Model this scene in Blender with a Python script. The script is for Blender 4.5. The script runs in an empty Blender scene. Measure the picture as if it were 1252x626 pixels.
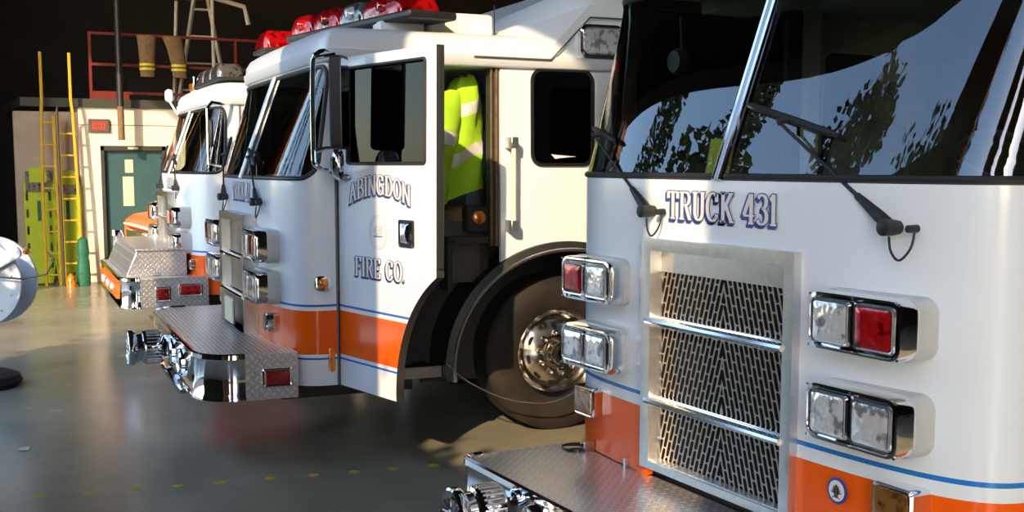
import bpy, bmesh, math, random
from mathutils import Vector, Matrix
from mathutils.geometry import tessellate_polygon
random.seed(7)
SC = bpy.context.scene
COL = SC.collection
PI = math.pi
sin, cos, rad = math.sin, math.cos, math.radians

# ------------------------------------------------------------ materials
def nmat(name):
    m = bpy.data.materials.new(name); m.use_nodes = True
    nt = m.node_tree; b = nt.nodes['Principled BSDF']
    return m, nt, b
def setp(b, col=None, rough=None, metal=None, **kw):
    if col is not None: b.inputs['Base Color'].default_value = (*col, 1)
    if rough is not None: b.inputs['Roughness'].default_value = rough
    if metal is not None: b.inputs['Metallic'].default_value = metal
    for k, v in kw.items(): b.inputs[k].default_value = v
def noise(nt, scale, detail=4, coord='Object', rough=.5):
    tc = nt.nodes.new('ShaderNodeTexCoord'); n = nt.nodes.new('ShaderNodeTexNoise')
    n.inputs['Scale'].default_value = scale; n.inputs['Detail'].default_value = detail
    n.inputs['Roughness'].default_value = rough
    nt.links.new(tc.outputs[coord], n.inputs['Vector']); return n
def ramp(nt, src, stops):
    r = nt.nodes.new('ShaderNodeValToRGB'); e = r.color_ramp.elements
    while len(e) < len(stops): e.new(.5)
    for i, (p, c) in enumerate(stops): e[i].position = p; e[i].color = (*c, 1)
    nt.links.new(src, r.inputs[0]); return r
def simple(name, col, rough=.5, metal=0, var=.12, vs=12, bump=0, bs=60, **kw):
    m, nt, b = nmat(name); setp(b, col, rough, metal, **kw)
    if var:
        n = noise(nt, vs)
        r = ramp(nt, n.outputs[0], [(.3, tuple(c*(1-var) for c in col)), (.7, tuple(min(1, c*(1+var)) for c in col))])
        nt.links.new(r.outputs[0], b.inputs['Base Color'])
    if bump:
        n = noise(nt, bs); bp = nt.nodes.new('ShaderNodeBump'); bp.inputs['Strength'].default_value = bump
        bp.inputs['Distance'].default_value = .01
        nt.links.new(n.outputs[0], bp.inputs['Height']); nt.links.new(bp.outputs[0], b.inputs['Normal'])
    return m
def M_(nt, op, a, b=None, c=None):
    n = nt.nodes.new('ShaderNodeMath'); n.operation = op
    for i, v in enumerate((a, b, c)):
        if v is None: continue
        if isinstance(v, (int, float)): n.inputs[i].default_value = v
        else: nt.links.new(v, n.inputs[i])
    return n.outputs[0]
def paint(name, o0, o1, b0, b1, c0=-2, c1=-1, white=(.78, .84, .90), blue=(.03, .13, .55)):
    m, nt, b = nmat(name); setp(b, white, .24, 0); b.inputs['Specular IOR Level'].default_value = .32
    b.inputs['Coat Weight'].default_value = .22; b.inputs['Coat Roughness'].default_value = .06
    tc = nt.nodes.new('ShaderNodeTexCoord'); sx = nt.nodes.new('ShaderNodeSeparateXYZ')
    nt.links.new(tc.outputs['Object'], sx.inputs[0]); z = sx.outputs['Z']
    def band(lo, hi):
        return M_(nt, 'MULTIPLY', M_(nt, 'GREATER_THAN', z, lo), M_(nt, 'LESS_THAN', z, hi))
    cur = None
    for lo, hi, c in ((o0, o1, (.90, .115, .003)), (b0, b1, blue), (c0, c1, blue)):
        mx = nt.nodes.new('ShaderNodeMix'); mx.data_type = 'RGBA'
        nt.links.new(band(lo, hi), mx.inputs['Factor'])
        if cur is None: mx.inputs['A'].default_value = (*white, 1)
        else: nt.links.new(cur, mx.inputs['A'])
        mx.inputs['B'].default_value = (*c, 1); cur = mx.outputs['Result']
    nt.links.new(cur, b.inputs['Base Color'])
    return m
def diamond(name, k=28, plane='xy', col=(.8, .8, .8), rough=.3, strength=.9):
    m, nt, b = nmat(name); setp(b, col, rough, .8)
    tc = nt.nodes.new('ShaderNodeTexCoord'); sx = nt.nodes.new('ShaderNodeSeparateXYZ')
    nt.links.new(tc.outputs['Object'], sx.inputs[0])
    o = {'x': sx.outputs['X'], 'y': sx.outputs['Y'], 'z': sx.outputs['Z']}
    a, c = o[plane[0]], o[plane[1]]
    u = M_(nt, 'MULTIPLY', M_(nt, 'ADD', a, c), k); v = M_(nt, 'MULTIPLY', M_(nt, 'SUBTRACT', a, c), k)
    par = M_(nt, 'MODULO', M_(nt, 'ABSOLUTE', M_(nt, 'ADD', M_(nt, 'FLOOR', u), M_(nt, 'FLOOR', v))), 2)
    fu = M_(nt, 'SUBTRACT', M_(nt, 'FRACT', u), .5); fv = M_(nt, 'SUBTRACT', M_(nt, 'FRACT', v), .5)
    def ell(p, q):
        return M_(nt, 'ADD', M_(nt, 'POWER', M_(nt, 'ABSOLUTE', M_(nt, 'DIVIDE', p, .46)), 2), M_(nt, 'POWER', M_(nt, 'ABSOLUTE', M_(nt, 'DIVIDE', q, .17)), 2))
    e = nt.nodes.new('ShaderNodeMix'); e.data_type = 'FLOAT'
    nt.links.new(par, e.inputs['Factor']); nt.links.new(ell(fu, fv), e.inputs[2]); nt.links.new(ell(fv, fu), e.inputs[3])
    h = M_(nt, 'MINIMUM', M_(nt, 'MAXIMUM', M_(nt, 'SUBTRACT', 1, e.outputs[0]), 0), .45)
    bp = nt.nodes.new('ShaderNodeBump'); bp.inputs['Strength'].default_value = strength; bp.inputs['Distance'].default_value = .006
    nt.links.new(h, bp.inputs['Height']); nt.links.new(bp.outputs[0], b.inputs['Normal'])
    rr = ramp(nt, h, [(0, tuple(x*.82 for x in col)), (.3, (.9, .9, .9))]); nt.links.new(rr.outputs[0], b.inputs['Base Color'])
    return m
def ribbed(name, k=60):
    m, nt, b = nmat(name); setp(b, (.6, .6, .6), .28, 1)
    tc = nt.nodes.new('ShaderNodeTexCoord'); sx = nt.nodes.new('ShaderNodeSeparateXYZ')
    nt.links.new(tc.outputs['Object'], sx.inputs[0])
    h = M_(nt, 'ABSOLUTE', M_(nt, 'SUBTRACT', M_(nt, 'FRACT', M_(nt, 'MULTIPLY', sx.outputs['Y'], k*.5)), .5))
    hh = ramp(nt, h, [(.25, (0, 0, 0)), (.4, (1, 1, 1))])
    bp = nt.nodes.new('ShaderNodeBump'); bp.inputs['Strength'].default_value = .9; bp.inputs['Distance'].default_value = .006
    nt.links.new(hh.outputs[0], bp.inputs['Height']); nt.links.new(bp.outputs[0], b.inputs['Normal'])
    c = ramp(nt, h, [(.25, (.5, .5, .5)), (.4, (.85, .85, .85))]); nt.links.new(c.outputs[0], b.inputs['Base Color'])
    return m
def mesh_screen(name):
    # perforated grille sheet: slanted pill slots mirrored about the centre
    m, nt, b = nmat(name); setp(b, (.40, .35, .31), .34, 1)
    tc = nt.nodes.new('ShaderNodeTexCoord'); sx = nt.nodes.new('ShaderNodeSeparateXYZ')
    nt.links.new(tc.outputs['Object'], sx.inputs[0])
    x = M_(nt, 'ABSOLUTE', sx.outputs['X']); z = sx.outputs['Z']
    u = M_(nt, 'DIVIDE', M_(nt, 'ADD', x, M_(nt, 'MULTIPLY', z, .30)), .0285)
    row = M_(nt, 'FLOOR', u); fu = M_(nt, 'SUBTRACT', M_(nt, 'FRACT', u), .5)
    off = M_(nt, 'MULTIPLY', M_(nt, 'MODULO', M_(nt, 'ABSOLUTE', row), 2), .5)
    v = M_(nt, 'ADD', M_(nt, 'DIVIDE', z, .072), off)
    fv = M_(nt, 'SUBTRACT', M_(nt, 'FRACT', v), .5)
    dv = M_(nt, 'MAXIMUM', M_(nt, 'SUBTRACT', M_(nt, 'MULTIPLY', M_(nt, 'ABSOLUTE', fv), 1.0), .32), 0)
    d = M_(nt, 'ADD', M_(nt, 'POWER', M_(nt, 'MULTIPLY', dv, 2.2), 2), M_(nt, 'POWER', M_(nt, 'ABSOLUTE', fu), 2))
    hole = M_(nt, 'LESS_THAN', d, .115)
    out = nt.nodes['Material Output']; mx = nt.nodes.new('ShaderNodeMixShader'); dk = nt.nodes.new('ShaderNodeBsdfPrincipled')
    dk.inputs['Base Color'].default_value = (.008, .008, .008, 1); dk.inputs['Roughness'].default_value = .9
    dk.inputs['Specular IOR Level'].default_value = .1
    nt.links.new(hole, mx.inputs[0]); nt.links.new(b.outputs[0], mx.inputs[1]); nt.links.new(dk.outputs[0], mx.inputs[2])
    nt.links.new(mx.outputs[0], out.inputs[0]); return m
def glass(name, tint=(.75, .85, .78), rough=0.0, ior=2.0):
    m, nt, b = nmat(name); out = nt.nodes['Material Output']
    tr = nt.nodes.new('ShaderNodeBsdfTransparent'); tr.inputs[0].default_value = (*tint, 1)
    gl = nt.nodes.new('ShaderNodeBsdfGlossy'); gl.inputs['Roughness'].default_value = rough
    gl.inputs['Color'].default_value = (.95, .97, 1, 1)
    fr = nt.nodes.new('ShaderNodeFresnel'); fr.inputs['IOR'].default_value = ior
    mx = nt.nodes.new('ShaderNodeMixShader'); nt.links.new(fr.outputs[0], mx.inputs[0])
    nt.links.new(tr.outputs[0], mx.inputs[1]); nt.links.new(gl.outputs[0], mx.inputs[2]); nt.links.new(mx.outputs[0], out.inputs[0])
    return m
def lens(name, col, rough=.12, metal=.9, scale=26):
    m, nt, b = nmat(name); setp(b, col, rough, metal)
    b.inputs['Coat Weight'].default_value = 1; b.inputs['Coat Roughness'].default_value = .03
    tc = nt.nodes.new('ShaderNodeTexCoord')
    v = nt.nodes.new('ShaderNodeTexVoronoi'); v.inputs['Scale'].default_value = scale
    nt.links.new(tc.outputs['Object'], v.inputs['Vector'])
    bp = nt.nodes.new('ShaderNodeBump'); bp.inputs['Strength'].default_value = .35; bp.inputs['Distance'].default_value = .006
    nt.links.new(v.outputs['Distance'], bp.inputs['Height']); nt.links.new(bp.outputs[0], b.inputs['Normal'])
    n = noise(nt, 22, 2); r = ramp(nt, n.outputs[0], [(.36, tuple(c*.35 for c in col)), (.48, col)])
    nt.links.new(r.outputs[0], b.inputs['Base Color'])
    return m
def tread(name):
    m, nt, b = nmat(name); setp(b, (.022, .021, .02), .75)
    n = noise(nt, 9, 5); r = ramp(nt, n.outputs[0], [(.35, (.007, .0065, .006)), (.7, (.022, .016, .011))])
    nt.links.new(r.outputs[0], b.inputs['Base Color'])
    w = noise(nt, 90, 2); bp = nt.nodes.new('ShaderNodeBump'); bp.inputs['Strength'].default_value = .3
    nt.links.new(w.outputs[0], bp.inputs['Height']); nt.links.new(bp.outputs[0], b.inputs['Normal']); return m
def concrete(name):
    m, nt, b = nmat(name)
    n = noise(nt, .7, 8, rough=.62); n2 = noise(nt, 14, 6)
    a = M_(nt, 'ADD', M_(nt, 'MULTIPLY', n.outputs[0], .92), M_(nt, 'MULTIPLY', n2.outputs[0], .08))
    r = ramp(nt, a, [(.32, (.23, .225, .17)), (.5, (.31, .295, .225)), (.68, (.39, .36, .275))])
    nt.links.new(r.outputs[0], b.inputs['Base Color'])
    rr = ramp(nt, n.outputs[0], [(.3, (.17,)*3), (.75, (.30,)*3)]); nt.links.new(rr.outputs[0], b.inputs['Roughness'])
    b.inputs['Specular IOR Level'].default_value = .5
    bp = nt.nodes.new('ShaderNodeBump'); bp.inputs['Strength'].default_value = .015; bp.inputs['Distance'].default_value = .02
    nt.links.new(a, bp.inputs['Height']); nt.links.new(bp.outputs[0], b.inputs['Normal']); return m
def bricks(name, scale=1.0):
    m, nt, b = nmat(name); setp(b, rough=.9)
    tc = nt.nodes.new('ShaderNodeTexCoord'); sx = nt.nodes.new('ShaderNodeSeparateXYZ'); cb = nt.nodes.new('ShaderNodeCombineXYZ')
    nt.links.new(tc.outputs['Object'], sx.inputs[0])
    nt.links.new(M_(nt, 'ADD', sx.outputs['X'], sx.outputs['Y']), cb.inputs[0]); nt.links.new(sx.outputs['Z'], cb.inputs[1])
    br = nt.nodes.new('ShaderNodeTexBrick'); nt.links.new(cb.outputs[0], br.inputs['Vector'])
    br.inputs['Color1'].default_value = (.42, .14, .07, 1); br.inputs['Color2'].default_value = (.30, .09, .05, 1)
    br.inputs['Mortar'].default_value = (.45, .40, .34, 1); br.inputs['Scale'].default_value = 3.2
    nt.links.new(br.outputs[0], b.inputs['Base Color']); return m

WHITE_B = (.80, .83, .86)
MT = dict(
 paintA=paint('white_orange_cab_paint', .3, .768, .815, .832, blue=(.02, .2, .62)),
 paintB=paint('white_orange_engine_paint', .66, .925, .948, .962, .628, .640),
 paintC=paint('white_orange_far_paint', .55, .93, .96, .975, .50, .51),
 white=simple('white_enamel', (.80, .82, .84), .3, var=.03),
 orange=simple('orange_enamel', (.9, .16, .015), .28, var=.04),
 chrome=simple('polished_chrome', (.82, .82, .83), .07, 1, var=.03),
 steel=simple('brushed_steel', (.60, .60, .61), .26, 1, var=.08, vs=30),
 alu=simple('satin_aluminium', (.66, .66, .66), .34, 1, var=.08, vs=20),
 platexy=diamond('diamond_plate_flat', 22, 'xy'), plateyz=diamond('diamond_plate_side', 20, 'yz'),
 platexz=diamond('diamond_plate_front', 24, 'xz'),
 ribs=ribbed('ribbed_step_plate', 70), screen=mesh_screen('slotted_grille_sheet'),
 black=simple('black_rubber', (.018, .018, .02), .5, var=.2), gloss_black=simple('gloss_black', (.012, .012, .013), .12, var=0),
 dark=simple('dark_interior_trim', (.035, .033, .03), .7, var=.2), liner=simple('cab_liner_grey', (.30, .32, .27), .7, var=.1),
 grey=simple('grey_gasket_base', (.55, .57, .57), .3, var=.04),
 wind=glass('windshield_glass', (.84, .93, .86), ior=1.85), darkglass=glass('tinted_side_glass', (.05, .055, .055), ior=1.22),
 clearlens=lens('clear_headlamp_lens', (.98, .98, .97), .16, .5, 45), redlens=lens('red_lamp_lens', (.50, .006, .01), .15, .35),
 darkred=lens('dark_red_marker_lens', (.28, .008, .012), .15, .2), amber=lens('amber_signal_lens', (.30, .13, .025), .15, .3),
 brightamber=lens('bright_amber_lens', (.85, .25, .02), .2, .2), smoked=lens('smoked_lens', (.20, .20, .19), .15, .6),
 tire=tread('tyre_rubber'), rim=simple('polished_aluminium_rim', (.62, .57, .50), .16, 1, var=.2, vs=14),
 blue=simple('blue_lettering', (.025, .055, .28), .4, var=.05), letter=simple('cream_lettering', (.80, .76, .73), .4, var=.03),
 dullsteel=simple('dull_steel', (.34, .34, .35), .3, 1, var=.1), hinge=simple('grey_hinge', (.16, .16, .16), .4, var=.05), palegreen=simple('pale_cab_trim', (.55, .60, .50), .6, var=.05), pale=simple('pale_pink_ring', (.72, .52, .50), .4, var=.03),
 concrete=concrete('sealed_concrete'), brick=bricks('red_brick'),
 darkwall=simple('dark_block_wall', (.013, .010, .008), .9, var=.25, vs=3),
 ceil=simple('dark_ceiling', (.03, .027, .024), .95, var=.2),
 cream=simple('cream_painted_wall', (.86, .78, .66), .75, var=.05, vs=3),
 alcovewall=simple('dull_tan_wall', (.45, .37, .29), .8, var=.12, vs=3),  # alcove wall, a darker tan than the cream wall
 teal=simple('teal_door_paint', (.04, .105, .115), .45, var=.08, vs=5), tealframe=simple('dark_door_frame_paint', (.05, .055, .045), .5, var=.1),
 yellow=simple('yellow_ladder_paint', (.62, .40, .035), .5, var=.1), lime=simple('lime_plastic', (.42, .55, .02), .4, var=.07),
 hivis=simple('hi_vis_fabric', (.34, .60, .015), .85, var=.2, vs=5, bump=.8, bs=9), tape=simple('reflective_tape', (.55, .55, .53), .35, var=.05),
 redpaint=simple('red_oxide_paint', (.16, .02, .01), .5, var=.1), paper=simple('paper', (.75, .66, .48), .8, var=.1, vs=25),
 exitred=None, greenbag=simple('dark_green_nylon', (.01, .12, .07), .6, var=.2, bump=.3), tan=simple('tan_turnout_cloth', (.20, .13, .065), .9, var=.2, vs=20, bump=.3),
 yellowtape=simple('yellow_reflective_band', (.65, .60, .03), .4, var=.05), offwhite=simple('weathered_white_paint', (.55, .52, .48), .6, var=.12),
 reelwhite=simple('pale_grey_drum_paint', (.60, .66, .74), .4, var=.05), asphalt=simple('asphalt', (.11, .11, .115), .9, var=.2),
 grass=simple('grass_field', (.06, .10, .03), .9, var=.3, vs=2), leaf=simple('dark_leaves', (.035, .06, .018), .7, var=.4, vs=2),
 bark=simple('tree_bark', (.09, .06, .04), .9, var=.3), dot=simple('worn_yellow_paint', (.62, .42, .02), .6, var=.15, vs=30),
 skin_dark=simple('charcoal_cloth', (.10, .09, .085), .9, var=.15, bump=.2), notebook=simple('yellow_notebook_cover', (.85, .75, .02), .5, var=.03),
)
_m, _nt, _b = nmat('lit_red_letters'); setp(_b, (.8, .05, .03), .5); _b.inputs['Emission Color'].default_value = (1, .06, .03, 1); _b.inputs['Emission Strength'].default_value = .35
MT['exitred'] = _m

# ------------------------------------------------------------ mesh helpers
class MB:
    def __init__(s): s.v = []; s.f = []; s.m = []
    def add(s, vs, fs, mi=0):
        o = len(s.v); s.v += [tuple(v) for v in vs]; s.f += [[i+o for i in f] for f in fs]; s.m += [mi]*len(fs); return s
    def box(s, x0, x1, y0, y1, z0, z1, mi=0):
        vs = [(x, y, z) for x in (x0, x1) for y in (y0, y1) for z in (z0, z1)]
        return s.add(vs, [(0,1,3,2), (4,6,7,5), (0,4,5,1), (2,3,7,6), (0,2,6,4), (1,5,7,3)], mi)
    def loft(s, rings, mi=0, cap0=True, cap1=True, closed=True):
        n = len(rings[0]); vs = [p for r in rings for p in r]; fs = []
        for k in range(len(rings)-1):
            for i in range(n if closed else n-1):
                j = (i+1) % n; fs.append((k*n+i, k*n+j, (k+1)*n+j, (k+1)*n+i))
        if cap0: fs.append(tuple(range(n))[::-1])
        if cap1: fs.append(tuple(range((len(rings)-1)*n, len(rings)*n)))
        return s.add(vs, fs, mi)
    def tube(s, pts, r, n=8, mi=0, closed=False, caps=True):
        pts = [Vector(p) for p in pts]; rings = []; N = len(pts); up = None
        for i, p in enumerate(pts):
            a = pts[(i-1) % N] if (closed or i > 0) else p; b = pts[(i+1) % N] if (closed or i < N-1) else p
            t = (b-a).normalized()
            if up is None: up = Vector((0, 0, 1)) if abs(t.z) < .9 else Vector((1, 0, 0))
            sd = t.cross(up).normalized(); up = sd.cross(t).normalized()
            rr = r[i] if isinstance(r, (list, tuple)) else r
            rings.append([p + sd*cos(2*PI*k/n)*rr + up*sin(2*PI*k/n)*rr for k in range(n)])
        if closed: rings.append(rings[0])
        return s.loft(rings, mi, caps and not closed, caps and not closed)
    def lathe(s, prof, c, axis='y', n=32, mi=0, cap=True):
        rings = []
        for t, r in prof:
            ring = []
            for k in range(n):
                a = 2*PI*k/n; p, q = r*cos(a), r*sin(a)
                ring.append({'x': (c[0]+t, c[1]+p, c[2]+q), 'y': (c[0]+p, c[1]+t, c[2]+q), 'z': (c[0]+p, c[1]+q, c[2]+t)}[axis])
            rings.append(ring)
        return s.loft(rings, mi, cap, cap)
    def prism(s, loop, f0, f1, mi=0, ch=0):
        # loop of 2D points, f(p, d) maps to 3D; straight extrusion f0 -> f1 with optional chamfered far cap
        return s
    def hull(s, pts, mi=0):
        bm = bmesh.new()
        for p in pts: bm.verts.new(p)
        r = bmesh.ops.convex_hull(bm, input=bm.verts)
        bm.verts.ensure_lookup_table(); bm.verts.index_update()
        used = {v for f in bm.faces for v in f.verts}; idx = {v: i for i, v in enumerate(used)}
        s.add([v.co[:] for v in used], [[idx[v] for v in f.verts] for f in bm.faces], mi); bm.free(); return s
    def xform(s, M, start=0):
        for i in range(start, len(s.v)): s.v[i] = tuple(M @ Vector(s.v[i]))
        return s
    def build(s, name, mats, parent=None, bevel=0, solid=0, smooth=35, fixn=True, bseg=2, outward=None):
        me = bpy.data.meshes.new(name); me.from_pydata(s.v, [], s.f)
        for m in (mats if isinstance(mats, (list, tuple)) else [mats]): me.materials.append(m)
        for p, mi in zip(me.polygons, s.m): p.material_index = mi
        bm = bmesh.new(); bm.from_mesh(me)
        bmesh.ops.remove_doubles(bm, verts=bm.verts, dist=1e-5)
        if outward is not None:
            ref = Vector(outward)
            for f in bm.faces:
                f.normal_update()
                if f.normal.dot(f.calc_center_median()-ref) < 0: f.normal_flip()
        elif fixn: bmesh.ops.recalc_face_normals(bm, faces=bm.faces)
        if solid:
            bm.normal_update(); src = list(bm.faces); bd = [(e, e.link_faces[0]) for e in bm.edges if len(e.link_faces) == 1]
            multi = isinstance(mats, (list, tuple)) and len(mats) > 1
            twin = {v: bm.verts.new(v.co-v.normal*solid) for v in list(bm.verts)}
            for e, fc in bd:
                a, b = e.verts
                for l in fc.loops:
                    if l.vert == b and l.link_loop_next.vert == a: a, b = b, a; break
                try: bm.faces.new((b, a, twin[a], twin[b])).material_index = fc.material_index
                except ValueError: pass
            for fc in src:
                try: bm.faces.new([twin[v] for v in reversed(fc.verts)]).material_index = 1 if multi else fc.material_index
                except ValueError: pass
        bm.to_mesh(me); bm.free()
        me.polygons.foreach_set('use_smooth', [True]*len(me.polygons)); me.set_sharp_from_angle(angle=rad(smooth)); me.update()
        o = bpy.data.objects.new(name, me); COL.objects.link(o)
        if parent is not None: o.parent = parent
        if bevel:
            b = o.modifiers.new('bevel', 'BEVEL'); b.width = bevel; b.segments = bseg; b.limit_method = 'ANGLE'; b.angle_limit = rad(40)
        return o
def tag(o, label, cat, group=None, kind=None):
    o['label'] = label; o['category'] = cat
    if group: o['group'] = group
    if kind: o['kind'] = kind
    return o
def struct(o): o['kind'] = 'structure'; return o
def empty(name, loc, rz=0):
    o = bpy.data.objects.new(name, None); o.empty_display_size = .3; COL.objects.link(o); o.location = loc; o.rotation_euler = (0, 0, rz); return o
def rrect(x0, x1, z0, z1, r, n=6):
    out = []
    for cx, cz, a0 in ((x1-r, z1-r, 0), (x0+r, z1-r, 90), (x0+r, z0+r, 180), (x1-r, z0+r, 270)):
        for k in range(n+1):
            a = rad(a0+90*k/n); out.append((cx+r*cos(a), cz+r*sin(a)))
    return out
def inset(loop, d):
    """shrink a convex loop by about d on every side"""
    xs = [p[0] for p in loop]; zs = [p[1] for p in loop]; cx, cz = (min(xs)+max(xs))/2, (min(zs)+max(zs))/2
    hx, hz = (max(xs)-min(xs))/2, (max(zs)-min(zs))/2
    return [(cx+(p[0]-cx)*max(.02, 1-d/hx), cz+(p[1]-cz)*max(.02, 1-d/hz)) for p in loop]
def flat(loop_list, fmap, mb=None, mi=0):
    mb = mb or MB()
    pts = [p for l in loop_list for p in l]
    tris = tessellate_polygon([[Vector((p[0], p[1], 0)) for p in l] for l in loop_list])
    return mb.add([fmap(p[0], p[1]) for p in pts], [tuple(t) for t in tris], mi)
def fat(loop_list, f0, f1, mb=None, mi=0):
    """closed slab between two maps"""
    mb = mb or MB(); flat(loop_list, f0, mb, mi); flat(loop_list, f1, mb, mi)
    for l in loop_list:
        n = len(l); mb.add([f0(*p) for p in l]+[f1(*p) for p in l], [(i, (i+1) % n, n+(i+1) % n, n+i) for i in range(n)], mi)
    return mb
def ybox(loop, levels, mb=None, mi=0):
    """rounded box: loop in x,z lofted along y; levels = [(y, inset)]"""
    mb = mb or MB(); return mb.loft([[(p[0], y, p[1]) for p in inset(loop, d)] for y, d in levels], mi)
def xbox(loop, levels, mb=None, mi=0):
    mb = mb or MB(); return mb.loft([[(x, p[0], p[1]) for p in inset(loop, d)] for x, d in levels], mi)

# ------------------------------------------------------------ lettering (own serif alphabet)
TH, TV = .035, .095
def arc(cx, cy, rx, ry, a0, a1, n=14): return [(cx+rx*cos(rad(a0+(a1-a0)*k/n)), cy+ry*sin(rad(a0+(a1-a0)*k/n))) for k in range(n+1)]
def ser(x, y, w=.15): return [(x-w, y), (x+w, y)]
Y0, Y1_ = .03, .97
GL = {
 'A': (.78, [[(.14, Y0), (.38, Y1_)], [(.40, Y1_), (.64, Y0)], [(.24, .36), (.54, .36)], ser(.13, Y0, .12), ser(.65, Y0, .14)]),
 'B': (.74, [[(.2, 0), (.2, 1)], [(.06, Y1_), (.4, Y1_)]+arc(.4, .76, .2, .21, 90, -90)+[(.2, .55)], [(.2, .53), (.42, .53)]+arc(.42, .28, .24, .25, 90, -90)+[(.06, Y0)]]),
 'I': (.40, [[(.2, 0), (.2, 1)], ser(.2, Y0), ser(.2, Y1_)]),
 'N': (.82, [[(.16, 0), (.16, 1)], [(.15, .97), (.64, .03)], [(.66, 0), (.66, 1)], ser(.16, Y0, .12), ser(.12, Y1_, .1), ser(.66, Y1_, .12)]),
 'G': (.80, [arc(.4, .5, .3, .47, 50, 330, 26), [(.66, .04), (.66, .42)], ser(.62, .42, .14), [(.62, .7), (.62, .95)]]),
 'D': (.80, [[(.2, 0), (.2, 1)], [(.06, Y1_), (.36, Y1_)]+arc(.36, .5, .32, .47, 90, -90, 22)+[(.06, Y0)]]),
 'O': (.80, [arc(.4, .5, .31, .47, 0, 360, 32)]),
 'C': (.78, [arc(.4, .5, .3, .47, 48, 312, 26), [(.62, .68), (.62, .95)], [(.62, .12), (.62, .26)]]),
 'F': (.70, [[(.2, 0), (.2, 1)], [(.06, Y1_), (.62, Y1_)], [(.2, .53), (.46, .53)], ser(.2, Y0), [(.60, .99), (.60, .76)], [(.46, .62), (.46, .43)]]),
 'R': (.80, [[(.2, 0), (.2, 1)], [(.06, Y1_), (.42, Y1_)]+arc(.42, .75, .22, .22, 90, -90)+[(.2, .53)], [(.42, .53), (.66, .03)], ser(.2, Y0), ser(.68, Y0, .1)]),
 'E': (.72, [[(.2, 0), (.2, 1)], [(.06, Y1_), (.62, Y1_)], [(.2, .53), (.46, .53)], [(.06, Y0), (.64, Y0)], [(.60, .99), (.60, .78)], [(.46, .62), (.46, .43)], [(.62, .01), (.62, .25)]]),
 'T': (.72, [[(.36, 0), (.36, 1)], [(.04, Y1_), (.68, Y1_)], ser(.36, Y0), [(.07, .99), (.07, .74)], [(.65, .99), (.65, .74)]]),
 'U': (.80, [[(.18, .98), (.18, .3)]+arc(.4, .3, .22, .27, 180, 360, 16)+[(.62, .98)], ser(.18, Y1_), ser(.62, Y1_, .13)]),
 'K': (.82, [[(.2, 0), (.2, 1)], [(.24, .42), (.62, Y1_)], [(.36, .58), (.66, .03)], ser(.2, Y0), ser(.2, Y1_), ser(.62, Y1_, .12), ser(.68, Y0, .12)]),
 '4': (.68, [[(.44, 0), (.44, 1)], [(.40, .97), (.06, .28)], [(.04, .28), (.62, .28)], ser(.44, Y0, .14)]),
 '3': (.64, [arc(.3, .75, .22, .22, 150, -90), arc(.3, .28, .25, .25, 90, -150)]),
 '1': (.46, [[(.24, 0), (.24, 1)], ser(.24, Y0, .16), [(.24, .97), (.08, .80)]]),
 '2': (.64, [arc(.3, .72, .22, .25, 160, -30)+[(.08, .05)], [(.06, .05), (.56, .05)], [(.56, .02), (.56, .22)]]),
 'X': (.78, [[(.12, Y1_), (.64, Y0)], [(.62, Y1_), (.14, Y0)], ser(.13, Y1_, .12), ser(.63, Y1_, .1), ser(.13, Y0, .1), ser(.65, Y0, .12)]),
 '.': (.26, [[(.08, .07), (.18, .07)]]), ' ': (.45, []),
}
def stroke_quads(pl, grow):
    out = []; L = []; n = len(pl)
    for i in range(n):
        a = Vector(pl[max(i-1, 0)]); b = Vector(pl[min(i+1, n-1)])
        if n > 3 and Vector(pl[0]) == Vector(pl[-1]) and i in (0, n-1): a, b = Vector(pl[-2]), Vector(pl[1])
        t = (b-a).normalized(); w = TH+(TV-TH)*abs(t.y)**1.3+grow
        p = Vector(pl[i])
        if grow and i == 0: p = p-t*grow
        if grow and i == n-1: p = p+t*grow
        nn = Vector((-t.y, t.x))*w; L.append((p+nn, p-nn))
    return L
def lettering(text, size, fmap, layers, curve=None, xs=1.0):
    """fmap(u, v, d) -> 3D; layers = [(dx, dy, grow, depth, material)]"""
    mb = MB(); w = sum(GL[c][0] for c in text)*size*xs
    for dx, dy, grow, dep, mi in layers:
        x = -w/2
        for c in text:
            adv, strokes = GL[c]
            for pl in strokes:
                L = stroke_quads(pl, grow)
                vs = []
                for a, b in L:
                    for q in (a, b):
                        u = x+(q.x+dx)*size*xs; v = (q.y+dy)*size
                        if curve: v += curve(u)
                        vs.append(fmap(u, v, dep))
                mb.add(vs, [(2*i, 2*i+1, 2*i+3, 2*i+2) for i in range(len(L)-1)], mi)
            x += adv*size*xs
    return mb
SHADOWED = [(-.035*k, -.03*k, .03, .0012, 0) for k in (1, 2, 3)]+[(0, 0, .032, .0018, 0), (0, 0, -.002, .0026, 1)]

def catmull(p, n=6):
    p = [Vector(q) for q in p]; out = []
    for i in range(len(p)-1):
        a, b, c, d = p[max(i-1, 0)], p[i], p[i+1], p[min(i+2, len(p)-1)]
        for k in range(n):
            t = k/n; out.append(.5*((2*b)+(c-a)*t+(2*a-5*b+4*c-d)*t*t+(3*b-a-3*c+d)*t**3))
    return out+[p[-1]]
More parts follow.
